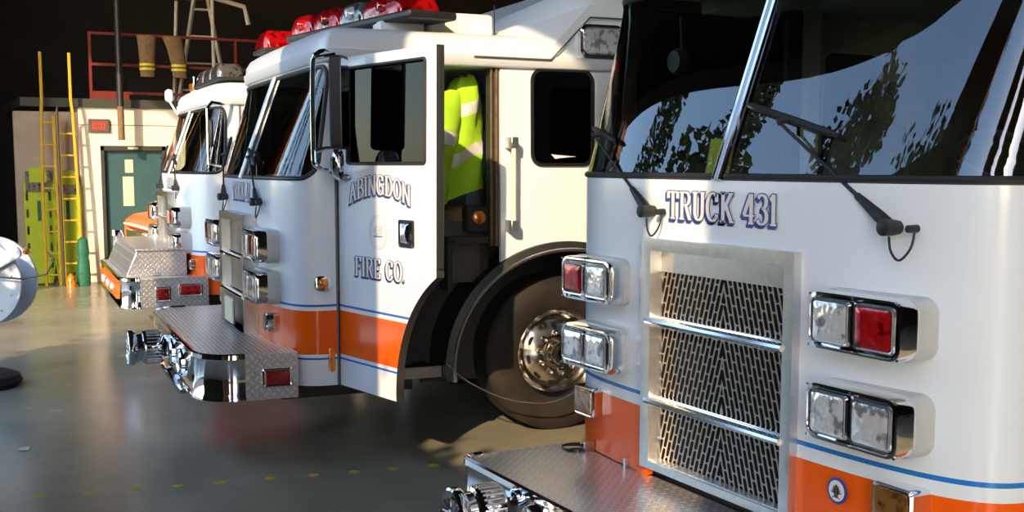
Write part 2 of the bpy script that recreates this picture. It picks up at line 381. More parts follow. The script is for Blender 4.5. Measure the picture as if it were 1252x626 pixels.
# ------------------------------------------------------------ fire truck
def make_outline(hw, D, n, yback):
    pts = [(hw, yback), (hw, D)]
    N = 120
    for k in range(1, N):
        t = PI*k/N; cx = cos(t); sx = sin(t)
        X = hw*math.copysign(abs(cx)**(2/n), cx); Y = D-D*(abs(sx)**(2/n))
        pts.append((X, Y))
    pts += [(-hw, D), (-hw, yback)]
    acc = [0]
    for a, b in zip(pts, pts[1:]): acc.append(acc[-1]+math.hypot(b[0]-a[0], b[1]-a[1]))
    L = acc[-1]
    def o(s):
        s = min(max(s, 0), L)
        lo, hi = 0, len(acc)-1
        while hi-lo > 1:
            m = (lo+hi)//2
            if acc[m] <= s: lo = m
            else: hi = m
        f = (s-acc[lo])/max(acc[hi]-acc[lo], 1e-9); a, b = pts[lo], pts[lo+1]
        return a[0]+(b[0]-a[0])*f, a[1]+(b[1]-a[1])*f
    return o, L

def ring_surface(S, outer, inner, nr, mb=None, mi=0):
    mb = mb or MB(); n = len(outer); rings = []
    for k in range(nr+1):
        f = k/nr; rings.append([S(outer[i][0]+(inner[i][0]-outer[i][0])*f, outer[i][1]+(inner[i][1]-outer[i][1])*f) for i in range(n)])
    return mb.loft(rings, mi, False, False)
def densify(loop, d):
    out = []
    for i in range(len(loop)):
        a, b = loop[i], loop[(i+1) % len(loop)]; k = max(1, int(math.hypot(b[0]-a[0], b[1]-a[1])/d))
        out += [(a[0]+(b[0]-a[0])*j/k, a[1]+(b[1]-a[1])*j/k) for j in range(k)]
    return out
def to_rect(loop, x0, x1, z0, z1):
    """project a loop radially to the surrounding rectangle (corners snapped)"""
    cx = [p[0] for p in loop]; cz = [p[1] for p in loop]; ax0, ax1, az0, az1 = min(cx), max(cx), min(cz), max(cz)
    out = []
    mx, mz = (ax0+ax1)/2, (az0+az1)/2
    for x, z in loop:
        u = (x-mx)/((ax1-ax0)/2); v = (z-mz)/((az1-az0)/2); m = max(abs(u), abs(v)); u, v = u/m, v/m
        out.append((mx+u*(x1-mx) if u > 0 else mx+u*(mx-x0), mz+v*(z1-mz) if v > 0 else mz+v*(mz-z0)))
    for c in ((x0, z0), (x1, z0), (x1, z1), (x0, z1)):
        i = min(range(len(out)), key=lambda i: (out[i][0]-c[0])**2+(out[i][1]-c[1])**2); out[i] = c
    return out

def lamp_housing(root, xc, z0, z1, yf, depth, kinds, w=.41, name='headlight', fine=False):
    """chrome double lamp box standing proud of the cab front"""
    x0, x1 = xc-w/2, xc+w/2; r = .035
    base = ybox(rrect(x0-.004, x1+.004, z0-.004, z1+.004, .05), [(yf+depth*.45, 0), (yf+depth+.05, 0)]).build(name+'_pad', MT['grey'], root)
    hs = ybox(rrect(x0, x1, z0, z1, r+.012), [(yf+.012, .02), (yf, .012), (yf+.001, .004), (yf+.016, 0), (yf+depth*.55, 0), (yf+depth*.55, .01)], )
    o = hs.build(name, MT['chrome'], root)
    base.parent = o; base.name = 'gasket_pad'
    mid = (x0+x1)/2
    for k, (a, b) in enumerate(((x0+.026, mid-.010), (mid+.010, x1-.026))):
        fb = MB(); lp = rrect(a, b, z0+.024, z1-.024, .014)
        ybox(lp, [(yf-.0025, .012), (yf-.006, .006), (yf-.006, 0.001), (yf+.004, 0)], fb)
        fb.build('lens_frame', MT['steel'], o)
        g = MB(); l2 = inset(lp, .009)
        g.loft([[(p[0], yf-.007-d, p[1]) for p in inset(l2, q)] for d, q in ((0, 0), (.003, .008), (.005, .03))], 0)
        g.build('lens', MT[kinds[k]], o)
    if fine:
        for sx_ in (x0+.012, mid, x1-.012):
            for sz in (z0+.012, z1-.012):
                sc = MB(); sc.lathe([(-.003, .004), (0, .005)], (sx_, yf, sz), 'y', 8); sc.build('screw', MT['steel'], o)
    return o

def on_glass(P, p, off):
    """put a point given by x and z just in front of the raked glass"""
    x, _, z = p; D, n = P['D'], P['n']; y = D-D*(max(0, 1-abs(x/1.22)**n))**(1/n)
    if z > P['zw']: y += (D-y)*(z-P['zw'])*math.tan(rad(20))/D
    return (x, y-off, z)
def wiper(root, P, pivot, elbow, bl0, bl1, hose=True):
    pivot = on_glass(P, pivot, .03); elbow = on_glass(P, elbow, .05); bl0 = on_glass(P, bl0, .03); bl1 = on_glass(P, bl1, .03)
    mb = MB(); P, E = Vector(pivot), Vector(elbow)
    d = (E-P); A = P+d*.28
    mb.tube([P, P+d*.1, A], [.022, .021, .012], 8)
    mb.tube([A, E], [.007, .006], 6)
    mb.lathe([(-.045, .016), (-.04, .026), (0, .026), (.03, .022)], P, 'y', 16)
    o = mb.build('wiper_arm', MT['black'], root)
    b = MB(); B0, B1 = Vector(bl0), Vector(bl1)
    b.tube([B0, B0.lerp(B1, .06), B0.lerp(B1, .5), B0.lerp(B1, .94), B1], [.008, .013, .015, .013, .008], 6)
    n = (B1-B0)*.5
    b.tube([E+Vector((0, -.012, 0)), B0.lerp(B1, .5)], .014, 6)
    b.build('wiper_blade', MT['black'], o)
    if hose:
        h = MB(); h.tube(catmull([P+Vector((-.01, 0, -.03)), P+Vector((.01, -.01, -.075)), P+Vector((.05, -.015, -.10)), P+Vector((.085, -.005, -.06)), P+Vector((.085, .01, -.005))], 5), .004, 6)
        h.lathe([(-.02, .012), (.02, .013)], P+Vector((.085, 0, .0)), 'y', 12)
        h.build('washer_hose', MT['black'], o)

def wheel(root, sx, hw, yc, zc=.53, R=.53):
    xo = sx*(hw-.02); s = sx
    rim = MB()
    prof = [(-.30, .0), (-.30, .25), (-.03, .265), (0, .30), (.004, .307), (-.004, .298), (-.03, .27), (-.075, .262), (-.085, .245), (-.03, .15), (-.025, .11), (.0, .10), (.0, 0)]
    rim.lathe([(xo*0+s*t, r) for t, r in prof], (xo, yc, zc), 'x', 48, cap=False)
    o = rim.build('wheel_rim', MT['rim'], root)
    tb = MB()
    tp = [(-.30, .28), (-.31, .36), (-.31, .44), (-.29, .50), (-.27, .525), (-.15, R), (-.03, .525), (-.0, .50), (.02, .44), (.018, .38), (.0, .315), (-.01, .288)]
    tb.lathe([(s*t, r) for t, r in tp], (xo, yc, zc), 'x', 64, cap=False)
    tb.build('tire', MT['tire'], o)
    hb = MB(); hb.lathe([(s*t, r) for t, r in ((-.03, .10), (.055, .092), (.075, .075), (.08, .055), (.065, .045), (.065, .0))], (xo, yc, zc), 'x', 28, cap=False)
    hb.build('hub_cap', MT['rim'], o)
    for k in range(10):
        hs = MB(); a = 2*PI*k/10+.2
        c = Vector((xo+s*(-.058), yc+.205*cos(a), zc+.205*sin(a))); t = Vector((0, -sin(a), cos(a))); r_ = Vector((s*.45, cos(a), sin(a))).normalized()
        nrm = t.cross(r_).normalized()
        if nrm.x*s < 0: nrm = -nrm
        vs = [c+nrm*.006+t*.030*cos(2*PI*j/16)+r_*.015*sin(2*PI*j/16) for j in range(16)]+[c-nrm*.004+t*.030*cos(2*PI*j/16)+r_*.015*sin(2*PI*j/16) for j in range(16)]
        hs.add(vs, [tuple(range(16)), tuple(range(31, 15, -1))]+[(j, (j+1) % 16, 16+(j+1) % 16, 16+j) for j in range(16)]); hs.build('hand_hole', MT['gloss_black'], o)
    for k in range(10):
        a = 2*PI*k/10+.5
        nb = MB(); nb.lathe([(s*t, r) for t, r in ((-.06, .021), (-.01, .020), (.012, .016), (.02, .008), (.022, 0))], (xo, yc+.142*cos(a), zc+.142*sin(a)), 'x', 8, cap=False)
        nb.build('lug_nut', MT['chrome'], o)
    return o

def ellipse_arc(yc, zc, a, b, zmin, n=28, y_lo=None):
    t0 = math.asin(max(-1, min(1, (zmin-zc)/b)))
    return [(yc+a*cos(PI-t0-(PI-2*t0)*k/n), zc+b*sin(PI-t0-(PI-2*t0)*k/n)) for k in range(n+1)]

def siren(root, x, y, z, r=.115):
    mb = MB()
    mb.lathe([(-.13, 0), (-.13, r*.25), (-.125, r*.55), (-.135, r*.85), (-.15, r*.97), (-.145, r*1.06), (-.12, r*1.08), (-.10, r*1.0), (-.09, r*.82), (-.055, r*.82),
              (-.05, r*.98), (-.035, r), (.06, r), (.075, r*.95), (.09, r*.7), (.13, r*.6), (.16, r*.6)], (x, y, z), 'y', 40, cap=False)
    o = mb.build('siren', MT['chrome'], root)
    g = MB()
    for k in range(10):
        a = 2*PI*k/10; g.tube([(x+.02*cos(a), y-.140, z+.02*sin(a)), (x+r*.7*cos(a), y-.146, z+r*.7*sin(a))], .006, 6)
    g.lathe([(-.155, 0), (-.15, .02), (-.12, .028)], (x, y, z), 'y', 16, cap=False)
    g.build('siren_grille', MT['steel'], o)
    f = MB()
    for k in range(28):
        a = 2*PI*k/28; f.box(-.003, .003, -.03, .06, r-.002, r+.006); f.xform(Matrix.Translation((x, y, z)) @ Matrix.Rotation(a, 4, 'Y'), len(f.v)-8)
    f.build('cooling_fins', MT['alu'], o)
    return o

def bumper(root, P):
    hw, yb, yf, z0, z1, rc, hf = P['hw'], P['yb'], P['yf'], P['z0'], P['z1'], P['rc'], P['hf']
    # plan outline from driver rear to passenger rear
    def plan(d=0):
        h, f, c = hw-d, yf+d, hf-d*.5
        pts = [(h, yb), (h, yf+rc[1])]
        for k in range(1, 9):
            t = (PI/2)*k/9; pts.append((c+(h-c)*cos(t)**.8, yf+rc[1]-(rc[1]-d)*sin(t)**.8))
        pts.append((c, f))
        return pts+[(-x, y) for x, y in pts[::-1]]
    top = plan(.012)
    o = fat([top], lambda x, y: (x, y, z1-.012), lambda x, y: (x, y, z1)).build('bumper_deck', MT[P['deck']], root)
    # chrome wrap
    pl = plan(); n = len(pl)
    i0 = 1; band = pl[i0:n-i0]
    prof = [(-.02, z1+.004), (.0, z1+.012), (.012, z1+.004), (.014, z1-.02), (.004, z1-.035), (.004, z0+.04), (.016, z0+.022), (.016, z0+.004), (-.01, z0)]
    def offs(b, d):
        out = []
        for i in range(len(b)):
            a, c = Vector(b[max(i-1, 0)]), Vector(b[min(i+1, len(b)-1)]); t = (c-a).normalized()
            out.append((b[i][0]+t.y*d*1, b[i][1]-t.x*d*1) if False else (b[i][0]-(-t.y)*d, b[i][1]-t.x*d))
        return out
    # outward direction test: front must move towards -y
    mb = MB()
    rows = []
    for d, z in prof:
        q = offs(band, d)
        if q[len(q)//2][1] > band[len(q)//2][1] and d > 0: q = offs(band, -d)
        elif d < 0: q = offs(band, d) if offs(band, d)[len(q)//2][1] > band[len(q)//2][1] else offs(band, -d)
        rows.append([(x, y, z) for x, y in q])
    mb.loft(rows, 0, False, False, closed=False)
    fc = mb.build('bumper_face', MT['chrome'], root, solid=.004)
    for s in (1, -1):
        sp = MB(); xa, xb = s*(hw-.03), s*(hw+.004)
        sp.box(min(xa, xb), max(xa, xb), yf+rc[1]-.005, yb, z0, z1+.002)
        pz = sp.build('bumper_end_plate', MT['plateyz'], root, bevel=.004)
        ym, zm = (yf+rc[1]+yb)/2+.03, (z0+z1)/2-.005
        for (ya, yb2, za, zb) in P.get('marks', [(ym-.09, ym+.09, zm-.055, zm+.055)]):
            loop = rrect(ya, yb2, za, zb, .012); X = s*(hw+.004)
            xbox(loop, [(X-s*.01, 0), (X+s*.012, 0), (X+s*.016, .006), (X+s*.012, .014)]).build('marker_bezel', MT['chrome'], pz)
            xbox(inset(loop, .014), [(X+s*.008, 0), (X+s*.018, .002), (X+s*.020, .01)]).build('marker_lens', MT[P.get('mark_mat', 'darkred')], pz)
    return o, fc

def side_lamp(root, sx, x, y, z, w, h, lm, name='marker_lamp'):
    X = sx*x; loop = rrect(y-w/2, y+w/2, z-h/2, z+h/2, min(w, h)*.35)
    o = xbox(loop, [(X-sx*.01, 0), (X+sx*.012, 0), (X+sx*.016, .008)]).build(name, MT['chrome'], root)
    xbox(inset(loop, min(w, h)*.18), [(X+sx*.01, 0), (X+sx*.024, .002), (X+sx*.03, .015)]).build('lens', MT[lm], o)

def truck(name, label, loc, rz, P):
    root = empty(name, (loc[0], loc[1], 0), rz); tag(root, label, 'fire truck', 'fire trucks parked nose out')
    hw = 1.22; D = P['D']; yh = P['yh']; zw, zt, z0 = P['zw'], P['zt'], P['z0']; pm = MT[P['paint']]
    yend = 3.5; LN = MT['liner']
    o, L = make_outline(hw, D, P['n'], yh)
    yr = D; tr = math.tan(rad(20)); zr = P['zs']
    def S(s, z):
        x, y = o(s)
        if z > zw and y < yr:
            a = (z-zw)*tr/yr; y = y+(yr-y)*a
        return (x*(1-.012*max(0, z-zw)), y, z)
    P['S'] = S
    s0 = P['ws_s']
    hole = densify(rrect(s0, L-s0, zw+.012, zt-.055, .11, 8), .016)
    outer = to_rect(hole, 0, L, zr, zt)
    ref = (0, 1.2, 1.5)
    mb = ring_surface(S, outer, hole, 8)
    # lower fascia grid below
    ns = 110; nz = 3
    for a, b, za, zb in P['fascia']:
        sa, sb = a*L, b*L
        if P.get('gapx'):
            def s_of_x(X):
                lo, hi = 0, L
                for _ in range(40):
                    md = (lo+hi)/2
                    if o(md)[0] > X: lo = md
                    else: hi = md
                return lo
            gl_, gr_ = s_of_x(P['gapx']), s_of_x(-P['gapx'])
            if 0 < b < .5: sb = gl_
            if .5 < a < 1: sa = gr_
            if 0 < a < .5: sa, sb = gl_, gr_
        rings = [[S(sa+(sb-sa)*i/ns, za+(zb-za)*k/nz) for i in range(ns+1)] for k in range(nz+1)]
        mb.loft(rings, 0, False, False, closed=False)
    mb.build('cab_front', [pm, LN], root, solid=.03, outward=ref)
    cm = L/2
    inner = [(cm+(p[0]-cm)*.001, (zw+zt)/2) for p in hole]
    # glass built as two panes with the centre post between them
    for sgn in (1, -1):
        half = [p for p in densify(rrect(s0, cm-.022, zw+.012, zt-.055, .10, 8) if sgn > 0 else rrect(cm+.022, L-s0, zw+.012, zt-.055, .10, 8), .04)]
        # square the corners next to the post
        half2 = []
        for x, z in half:
            e = (cm-.022) if sgn > 0 else (cm+.022)
            if abs(x-e) < .10:
                if z > zt-.155: z = zt-.055 if abs(x-e) > 1e-4 else z
                if z < zw+.112: z = zw+.012 if abs(x-e) > 1e-4 else z
            half2.append((x, z))
        mx = sum(p[0] for p in half2)/len(half2); mz = (zw+zt)/2
        g = MB(); ring_surface(S, half2, [(mx+(p[0]-mx)*.002, mz+(p[1]-mz)*.002) for p in half2], 16, g)
        g.build('windshield', MT['wind'], root, outward=ref)
    gk = MB(); gk.tube([Vector(S(*p)) for p in hole], .014, 8, closed=True); gk.build('windshield_gasket', MT['black'], root)
    dv = MB()
    for dx, r, mi in ((-.018, .013, 0), (.018, .013, 0), (0, .014, 1)):
        dv.tube([Vector(S(cm, zw+.0+(zt-.045-zw)*k/8))+Vector((dx, -.012, 0)) for k in range(9)], r, 8, mi)
    dv.build('windshield_post', [MT['chrome' if P.get('chromepost') else 'alu'], MT['alu']], root)
    # roof cap
    base = [S(L*k/90, zt) for k in range(91)]
    full = [(x, y) for x, y, z in base]+[(-hw, yend), (hw, yend)]
    if True:
        full = [(x, y) for x, y, z in base]+[(-hw*.99, yend*j/8+yh*(1-j/8)) for j in range(1, 9)]+[(hw*.99, yend*(1-j/8)+yh*j/8) for j in range(0, 8)]
    yc = yend/2
    def grow(g): return [(x*(1+g/hw), yc+(y-yc)*(1+g/yc)) for x, y in full]
    rings = [[(x, y, z) for x, y in grow(g)] for z, g in ((zt-.03, -.03), (zt-.03, .02), (zt-.02, .035), (zt+.045, .045), (zt+.05, .03), (zt+.10, .024), (zt+.145, -.005), (zt+.175, -.06), (zt+.19, -.16), (zt+.20, -.4))]
    MB().loft(rings, 0, True, True).build('roof', pm, root, smooth=50)
    # sides
    yd = P['yd']; arch = ellipse_arc(1.84, .52, .84, .78, z0)
    zd1 = zt+.02
    for sx in (1, -1):
        X = sx*hw
        loop = [(yh, zt-.0), (yh, zd1), (yend, zd1), (yend, z0)]
        # door opening occupies yh..yd, so the panel begins at yd; a sill strip is left above the door
        ar = arch[::-1]; ar = [p for p in ar if p[0] >= yd]
        lp = [(yd, zt), (yh, zt), (yh, zd1), (yend, zd1), (yend, z0)]+ar
        lp.append((yd, .52+.78*math.sqrt(max(0, 1-((yd-1.84)/.84)**2))))
        win = rrect(1.61, 2.04, 1.79, 2.39-.0, .07) if zt >= 2.40 else rrect(1.61, 2.04, 1.79, zt-.03, .07)
        f = flat([lp, win], lambda y, z: (X*(1-.012*max(0, z-zw)), y, z))
        f.build('cab_side', [pm, LN], root, solid=.03, outward=ref)
        fat([win], lambda y, z: (X-sx*.008, y, z), lambda y, z: (X-sx*.014, y, z)).build('crew_window', MT['darkglass'], root)
        wt = MB(); wt.tube([(X*(1-.012*max(0, z-zw))+sx*.004, y, z) for y, z in densify(win, .05)], .014, 6, closed=True); wt.build('window_gasket', MT['gloss_black'], root)
        # wheel well trim
        t_out = ellipse_arc(1.84, .52, .84, .78, z0-.03, 40); t_in = ellipse_arc(1.84, .52, .775, .715, z0-.03, 40)
        ft = MB(); n = len(t_out)
        rows = [[(X+sx*d, y, z) for y, z in q] for d, q in ((-.02, t_out), (.035, t_out), (.06, t_in), (-.45, t_in))]
        ft.loft(rows, 0, False, False, closed=False); ft.build('wheel_arch', MT['black'], root, fixn=True)
        ct = MB(); tm = ellipse_arc(1.84, .52, .79, .73, z0-.03, 40)
        ct.tube([(X+sx*.061, y, z) for y, z in tm], .010, 6); ct.build('arch_trim', MT['alu'], root)
        # inner well wall
        iw = MB(); iw.box(min(X-sx*.45, X-sx*.47), max(X-sx*.45, X-sx*.47), 1.0, 2.7, .35, 1.32); iw.build('wheel_well', MT['dark'], root)
        wheel(root, sx, hw-.17, 1.90)
        # cab step well ahead of the wheel
        st = MB(); st.box(min(X-sx*.45, X-sx*.05), max(X-sx*.45, X-sx*.05), yh+.05, 1.02, .46, .50); st.box(min(X-sx*.45, X-sx*.42), max(X-sx*.45, X-sx*.42), yh+.05, 1.05, .5, 1.02)
        st.build('step_well', MT['dark'], root)
        sr = MB(); sr.box(min(X-sx*.06, X-sx*.045), max(X-sx*.06, X-sx*.045), yh+.07, 1.0, .46, .53); sr.build('step_trim', MT['alu'], root)
        # door
        ang = P['door'][0 if sx > 0 else 1]
        door(root, sx, P, ang, pm)
    # interior
    fl = MB(); fl.box(-1.0, 1.0, .32, 1.05, .98, 1.03); fl.box(-1.17, 1.17, 1.05, yend-.02, 1.30, 1.34); fl.box(-1.17, 1.17, 1.05, 1.08, 1.0, 1.33)
    fl.build('cab_floor', MT['dark'], root)
    bk = MB(); bk.box(-hw+.01, hw-.01, yend-.04, yend, .6, zt+.1); bk.build('cab_rear_wall', [pm], root)
    # engine tunnel between the seats
    ybox(rrect(-.42, .42, 1.0, 1.52, .08), [(.55, 0), (2.3, 0)]).build('engine_cover', MT['dark'], root)
    ds = MB(); prof = [(.20, 1.02), (.20, 1.60), (.16+.09, 1.69), (.42, 1.72), (.55, 1.66), (.58, 1.45), (.50, 1.02)]
    ds.loft([[(x, y+P.get('dash', 0), z) for y, z in prof] for x in (-1.02, 1.02)], 0); ds.build('dashboard', MT['liner'], root)
    for sx in (1, -1):
        sb = MB(); xc = sx*.78
        sb.loft([[(p[0], p[1], z) for p in inset(rrect(xc-.25, xc+.25, .98, 1.42, .06), d)] for z, d in ((1.30, .03), (1.33, 0), (1.40, 0), (1.44, .03))])
        sb.box(xc-.18, xc+.18, 1.05, 1.35, 1.03, 1.31)
        so = sb.build('seat', MT['skin_dark'], root)
        bb = MB(); bb.loft([[(x, y, z) for x, y in inset(rrect(xc-w, xc+w, yy, yy+.12, .04), 0)] for z, w, yy in ((1.42, .24, 1.38), (1.7, .25, 1.44), (1.98, .20, 1.50), (2.0, .13, 1.50), (2.16, .13, 1.52), (2.2, .10, 1.53))])
        bb.build('seat_back', MT['skin_dark'], so)
    sw = MB(); c = Vector((.72, .72, 1.72)); ax = Matrix.Rotation(rad(-58), 3, 'X')
    sw.tube([c+ax @ Vector((.22*cos(a), .22*sin(a), 0)) for a in [2*PI*k/28 for k in range(28)]], .014, 8, closed=True)
    for a in (90, 210, 330): sw.tube([c, c+ax @ Vector((.22*cos(rad(a)), .22*sin(rad(a)), 0))], .012, 6)
    sw.tube([c, (.72, .48, 1.55)], .03, 8); sw.build('steering_wheel', MT['black'], root)
    # grille
    gx, gz0, gz1, gy = P['grille']
    fr = MB(); lo = [(-gx, gz0), (gx, gz0), (gx, gz1), (-gx, gz1)]; li = [(-gx+.055, gz0+.03), (gx-.055, gz0+.03), (gx-.055, gz1-.05), (-gx+.055, gz1-.05)]
    rows = [[(x, y, z) for x, z in q] for y, q in ((gy+.09, lo), (gy, lo), (gy, inset(lo, .006)), (gy+.004, li), (gy+.075, [(x*.985, z) for x, z in li]))]
    fr.loft(rows, 0, False, False); gf = fr.build('grille_frame', MT[P.get('gframe', 'alu')], root, smooth=20)
    gs = MB(); gs.add([(-gx+.05, gy+.065, gz0+.02), (gx-.05, gy+.065, gz0+.02), (gx-.05, gy+.065, gz1-.04), (-gx+.05, gy+.065, gz1-.04)], [(0, 1, 2, 3)])
    gs.build('grille_screen', MT[P.get('screen', 'screen')], gf, solid=.003)
    if P.get('topband'):
        tb = MB(); tb.box(-gx+.055, gx-.055, gy+.058, gy+.064, gz1-.14, gz1-.05); tb.build('grille_header', MT['steel'], gf)
        bb = MB(); bb.box(-gx+.055, gx-.055, gy+.02, gy+.07, gz0+.025, gz0+.035)
        bb.build('grille_ledge', MT['platexy'], gf)
        bl = MB()
        for zz in (gz1-.13, gz0+.06, gz0+.085):
            for q in (-1, 1): bl.lathe([(-.004, .003), (0, .007)], (q*(gx-.045), gy+.045, zz), 'y', 10)
        bl.build('bolt_heads', MT['chrome'], gf)
    for zz in P['bars']:
        b = MB(); b.loft([[(x, gy+.02+.03*cos(a), zz+.017*sin(a)) for a in [2*PI*k/10 for k in range(10)]] for x in (-gx+.03, gx-.055)]); b.box(-gx+.03, gx-.055, gy+.03, gy+.06, zz-.024, zz+.024)
        b.build('grille_bar', MT['chrome'], gf)
    # lamps
    for sx in (1, -1):
        for (za, zb), kinds in P['lamps']:
            kk = kinds if sx > 0 else kinds[::-1]
            lamp_housing(root, sx*P['lampx'], za, zb, P['lampy'], .16, kk, fine=P.get('topband', False))
        if P.get('signal'):
            xa, za, w, h, ya = P['signal']; xc = sx*xa
            q = ybox(rrect(xc-w/2, xc+w/2, za-h/2, za+h/2, .02), [(ya+.09, 0), (ya+.008, 0), (ya, .006), (ya+.002, .012)]).build('turn_signal', MT['chrome'], root)
            ybox(rrect(xc-w/2+.012, xc+w/2-.012, za-h/2+.012, za+h/2-.012, .014), [(ya, 0), (ya-.006, .003), (ya-.008, .015)]).build('lens', MT['amber'], q)
    return root

def door(root, sx, P, ang, pm):
    """cab door, hinged at its front edge; coordinates d (from hinge) and z, outside at +n"""
    yh, yd, z0, zt = P['yh']+.006, P['yd']-.008, P['z0'], P['zt']; W = yd-yh; zw = P['zw']
    hinge = Vector((sx*1.22, yh, 0))
    a = rad(ang); dirv = Vector((sx*sin(a), cos(a), 0)); nv = Vector((sx*cos(a), -sin(a), 0))
    tum = lambda z: -.012*max(0, z-zw)*1.22
    def f(dep):
        def g(d, z): 
            v = hinge+dirv*d+nv*(dep+tum(z)); return (v.x, v.y, z)
        return g
    arch = []
    for k in range(15):
        y = yd-(yd-.96)*k/14; t = (y-1.84)/.87
        z = .52+.80*math.sqrt(max(0, 1-t*t)) if abs(t) < 1 else .52
        if z < z0: z = z0
        arch.append((y-yh, max(z, z0)))
    t = math.sqrt(max(0, 1-((z0-.52)/.80)**2)); ys = 1.84-.87*t
    arch = []
    for k in range(17):
        th = math.acos((1.84-yd)/.87)*(1-k/16)+math.asin(0)*0
        arch.append((1.84-.87*cos(th)-yh, .52+.80*sin(th)))
    arch.append((1.84-.868-yh, z0))
    loop = [(0, z0), (0, zt-.012), (W, zt-.012)]+arch
    loop = loop[::-1]
    w0, w1 = P.get('w0', .12), W-.10
    win = rrect(w0, w1, 1.80, zt-.075, .02)
    mb = MB(); flat([loop, win], f(0), mb, 0); flat([loop, win], f(-.05), mb, 1)
    for l, mi in ((loop, 1), (win, 1)):
        n = len(l); mb.add([f(0)(*p) for p in l]+[f(-.05)(*p) for p in l], [(i, (i+1) % n, n+(i+1) % n, n+i) for i in range(n)], mi)
    do = mb.build('cab_door', [pm, MT[P.get('inner', 'dark')]], root)
    gl = MB(); fat([win], f(-.02), f(-.025), gl); gl.build('door_window', MT[P.get('sideglass', 'darkglass')], do)
    wt = MB(); wt.tube([f(.001)(*p) for p in densify(win, .05)], .010, 6, closed=True); wt.build('window_gasket', MT['black'], do)
    # edge seal
    es = MB(); es.tube([f(-.025)(W-.0, 1.25), f(-.025)(W, zt-.02)], .022, 6); es.build('door_seal', MT['black'], do)
    # paddle handle
    hx, hz = P.get('handle', (.72, 1.44))
    hl = rrect(hx-.075, hx+.075, hz-.075, hz+.075, .014)
    hb = MB(); rows = [[f(dd)(*p) for p in inset(hl, q)] for dd, q in ((-.005, 0), (.008, 0), (.008, .012), (.001, .02))]
    hb.loft(rows, 0, True, True); ho = hb.build('door_handle', MT['gloss_black'], do)
    pd = MB(); pl = rrect(hx-.05, hx+.035, hz-.05, hz+.055, .008); rows = [[f(dd)(*p) for p in inset(pl, q)] for dd, q in ((.002, 0), (.012, 0), (.016, .006))]
    pd.loft(rows); pd.build('handle_paddle', MT['chrome'], ho)
    P['doormap'+('R' if sx < 0 else 'L')] = (f, do)
    # hinge gap line
    hg = MB(); hg.tube([(hinge.x-.004*sx, hinge.y-.012, z0), (hinge.x-.004*sx, hinge.y-.012, zt-.02)], .009, 6); hg.build('door_hinge', MT['hinge'], root)
    return do

def text_front(root, P, txt, size, xc, z, xs=.9, depth0=.003, name='lettering'):
    S = P['S']; D = P['D']; hw = 1.22; n = P['n']
    def fm(u, v, d):
        X = xc+u; yy = D-D*(max(0, 1-abs(X/hw)**n))**(1/n)
        return (X, yy-depth0-d, z+v)
    return lettering(txt, size, fm, SHADOWED, xs=xs).build(name, [MT['blue'], MT['letter']], root, fixn=False)

# ============================================================ truck A : nearest
PA = dict(inner='dark', w0=.05, sideglass='wind', gapx=.455, D=.40, n=4.2, yh=.42, yd=1.45, zw=1.738, zt=2.62, zs=1.49, z0=.48, paint='paintA', ws_s=.10, chromepost=True,
          fascia=[(0, .326, .48, 1.49), (.326, .674, 1.485, 1.4901), (.674, 1, .48, 1.49)], door=(0, 0),
          grille=(.462, .525, 1.495, -.035), bars=(1.15, .812), topband=True,
          lamps=[((1.19, 1.385), ('clearlens', 'redlens')), ((.885, 1.08), ('clearlens', 'clearlens'))], lampx=.81, lampy=-.10,
          signal=(.93, .715, .17, .14, -.03), dash=.0)
A = truck('fire_truck', 'nearest white and orange fire truck with slotted grille, lettered TRUCK 431', (-3.49, 2.75), 0, PA)
text_front(A, PA, 'TRUCK 431', .112, .005, 1.578, xs=.97)
wiper(A, PA, (-.43, -.01, 1.605), (-.99, .10, 1.925), (-1.10, .115, 1.965), (-.80, .075, 1.90))
wiper(A, PA, (.87, .01, 1.60), (.30, .06, 1.945), (.07, .065, 2.02), (.58, .075, 1.895))
PB_A = dict(hw=1.12, yb=.02, yf=-.56, z0=.27, z1=.475, rc=(.1, .10), hf=1.04, deck='platexy')
bumper(A, PB_A)
siren(A, -.62, -.70, .385, .10)
# front lights in the bumper face
for x in (-.40, .40):
    m = MB(); m.lathe([(-.03, .0), (-.03, .045), (-.035, .06), (-.02, .07), (.02, .075)], (x, -.575, .38), 'y', 24, cap=False); q = m.build('bumper_lamp', MT['chrome'], A)
    m = MB(); m.lathe([(-.034, .0), (-.033, .03), (-.03, .05)], (x, -.575, .38), 'y', 20, cap=False); m.build('lens', MT['clearlens'], q)
m = MB(); m.box(-.9, .9, .05, .9, .30, .46); m.box(-.5, .5, .06, .6, .46, .98); m.build('chassis', MT['dark'], A)
m = MB(); m.lathe([(0, .07), (.012, .07), (.016, .055)], (-1.0, -.02, .475), 'z', 24); m.build('deck_cap', MT['gloss_black'], A)
for x in (-.93, -.60):
    m = MB(); m.box(x-.008, x+.008, -.02, .03, .475, .52); m.build('fascia_bracket', MT['alu'], A)
# lower lip of fascia next to the grille
m = MB(); m.box(-.535, -.462, -.004, .01, .44, .50); m.box(.462, .535, -.004, .01, .44, .50); m.build('fascia_tab', MT['paintA'], A)
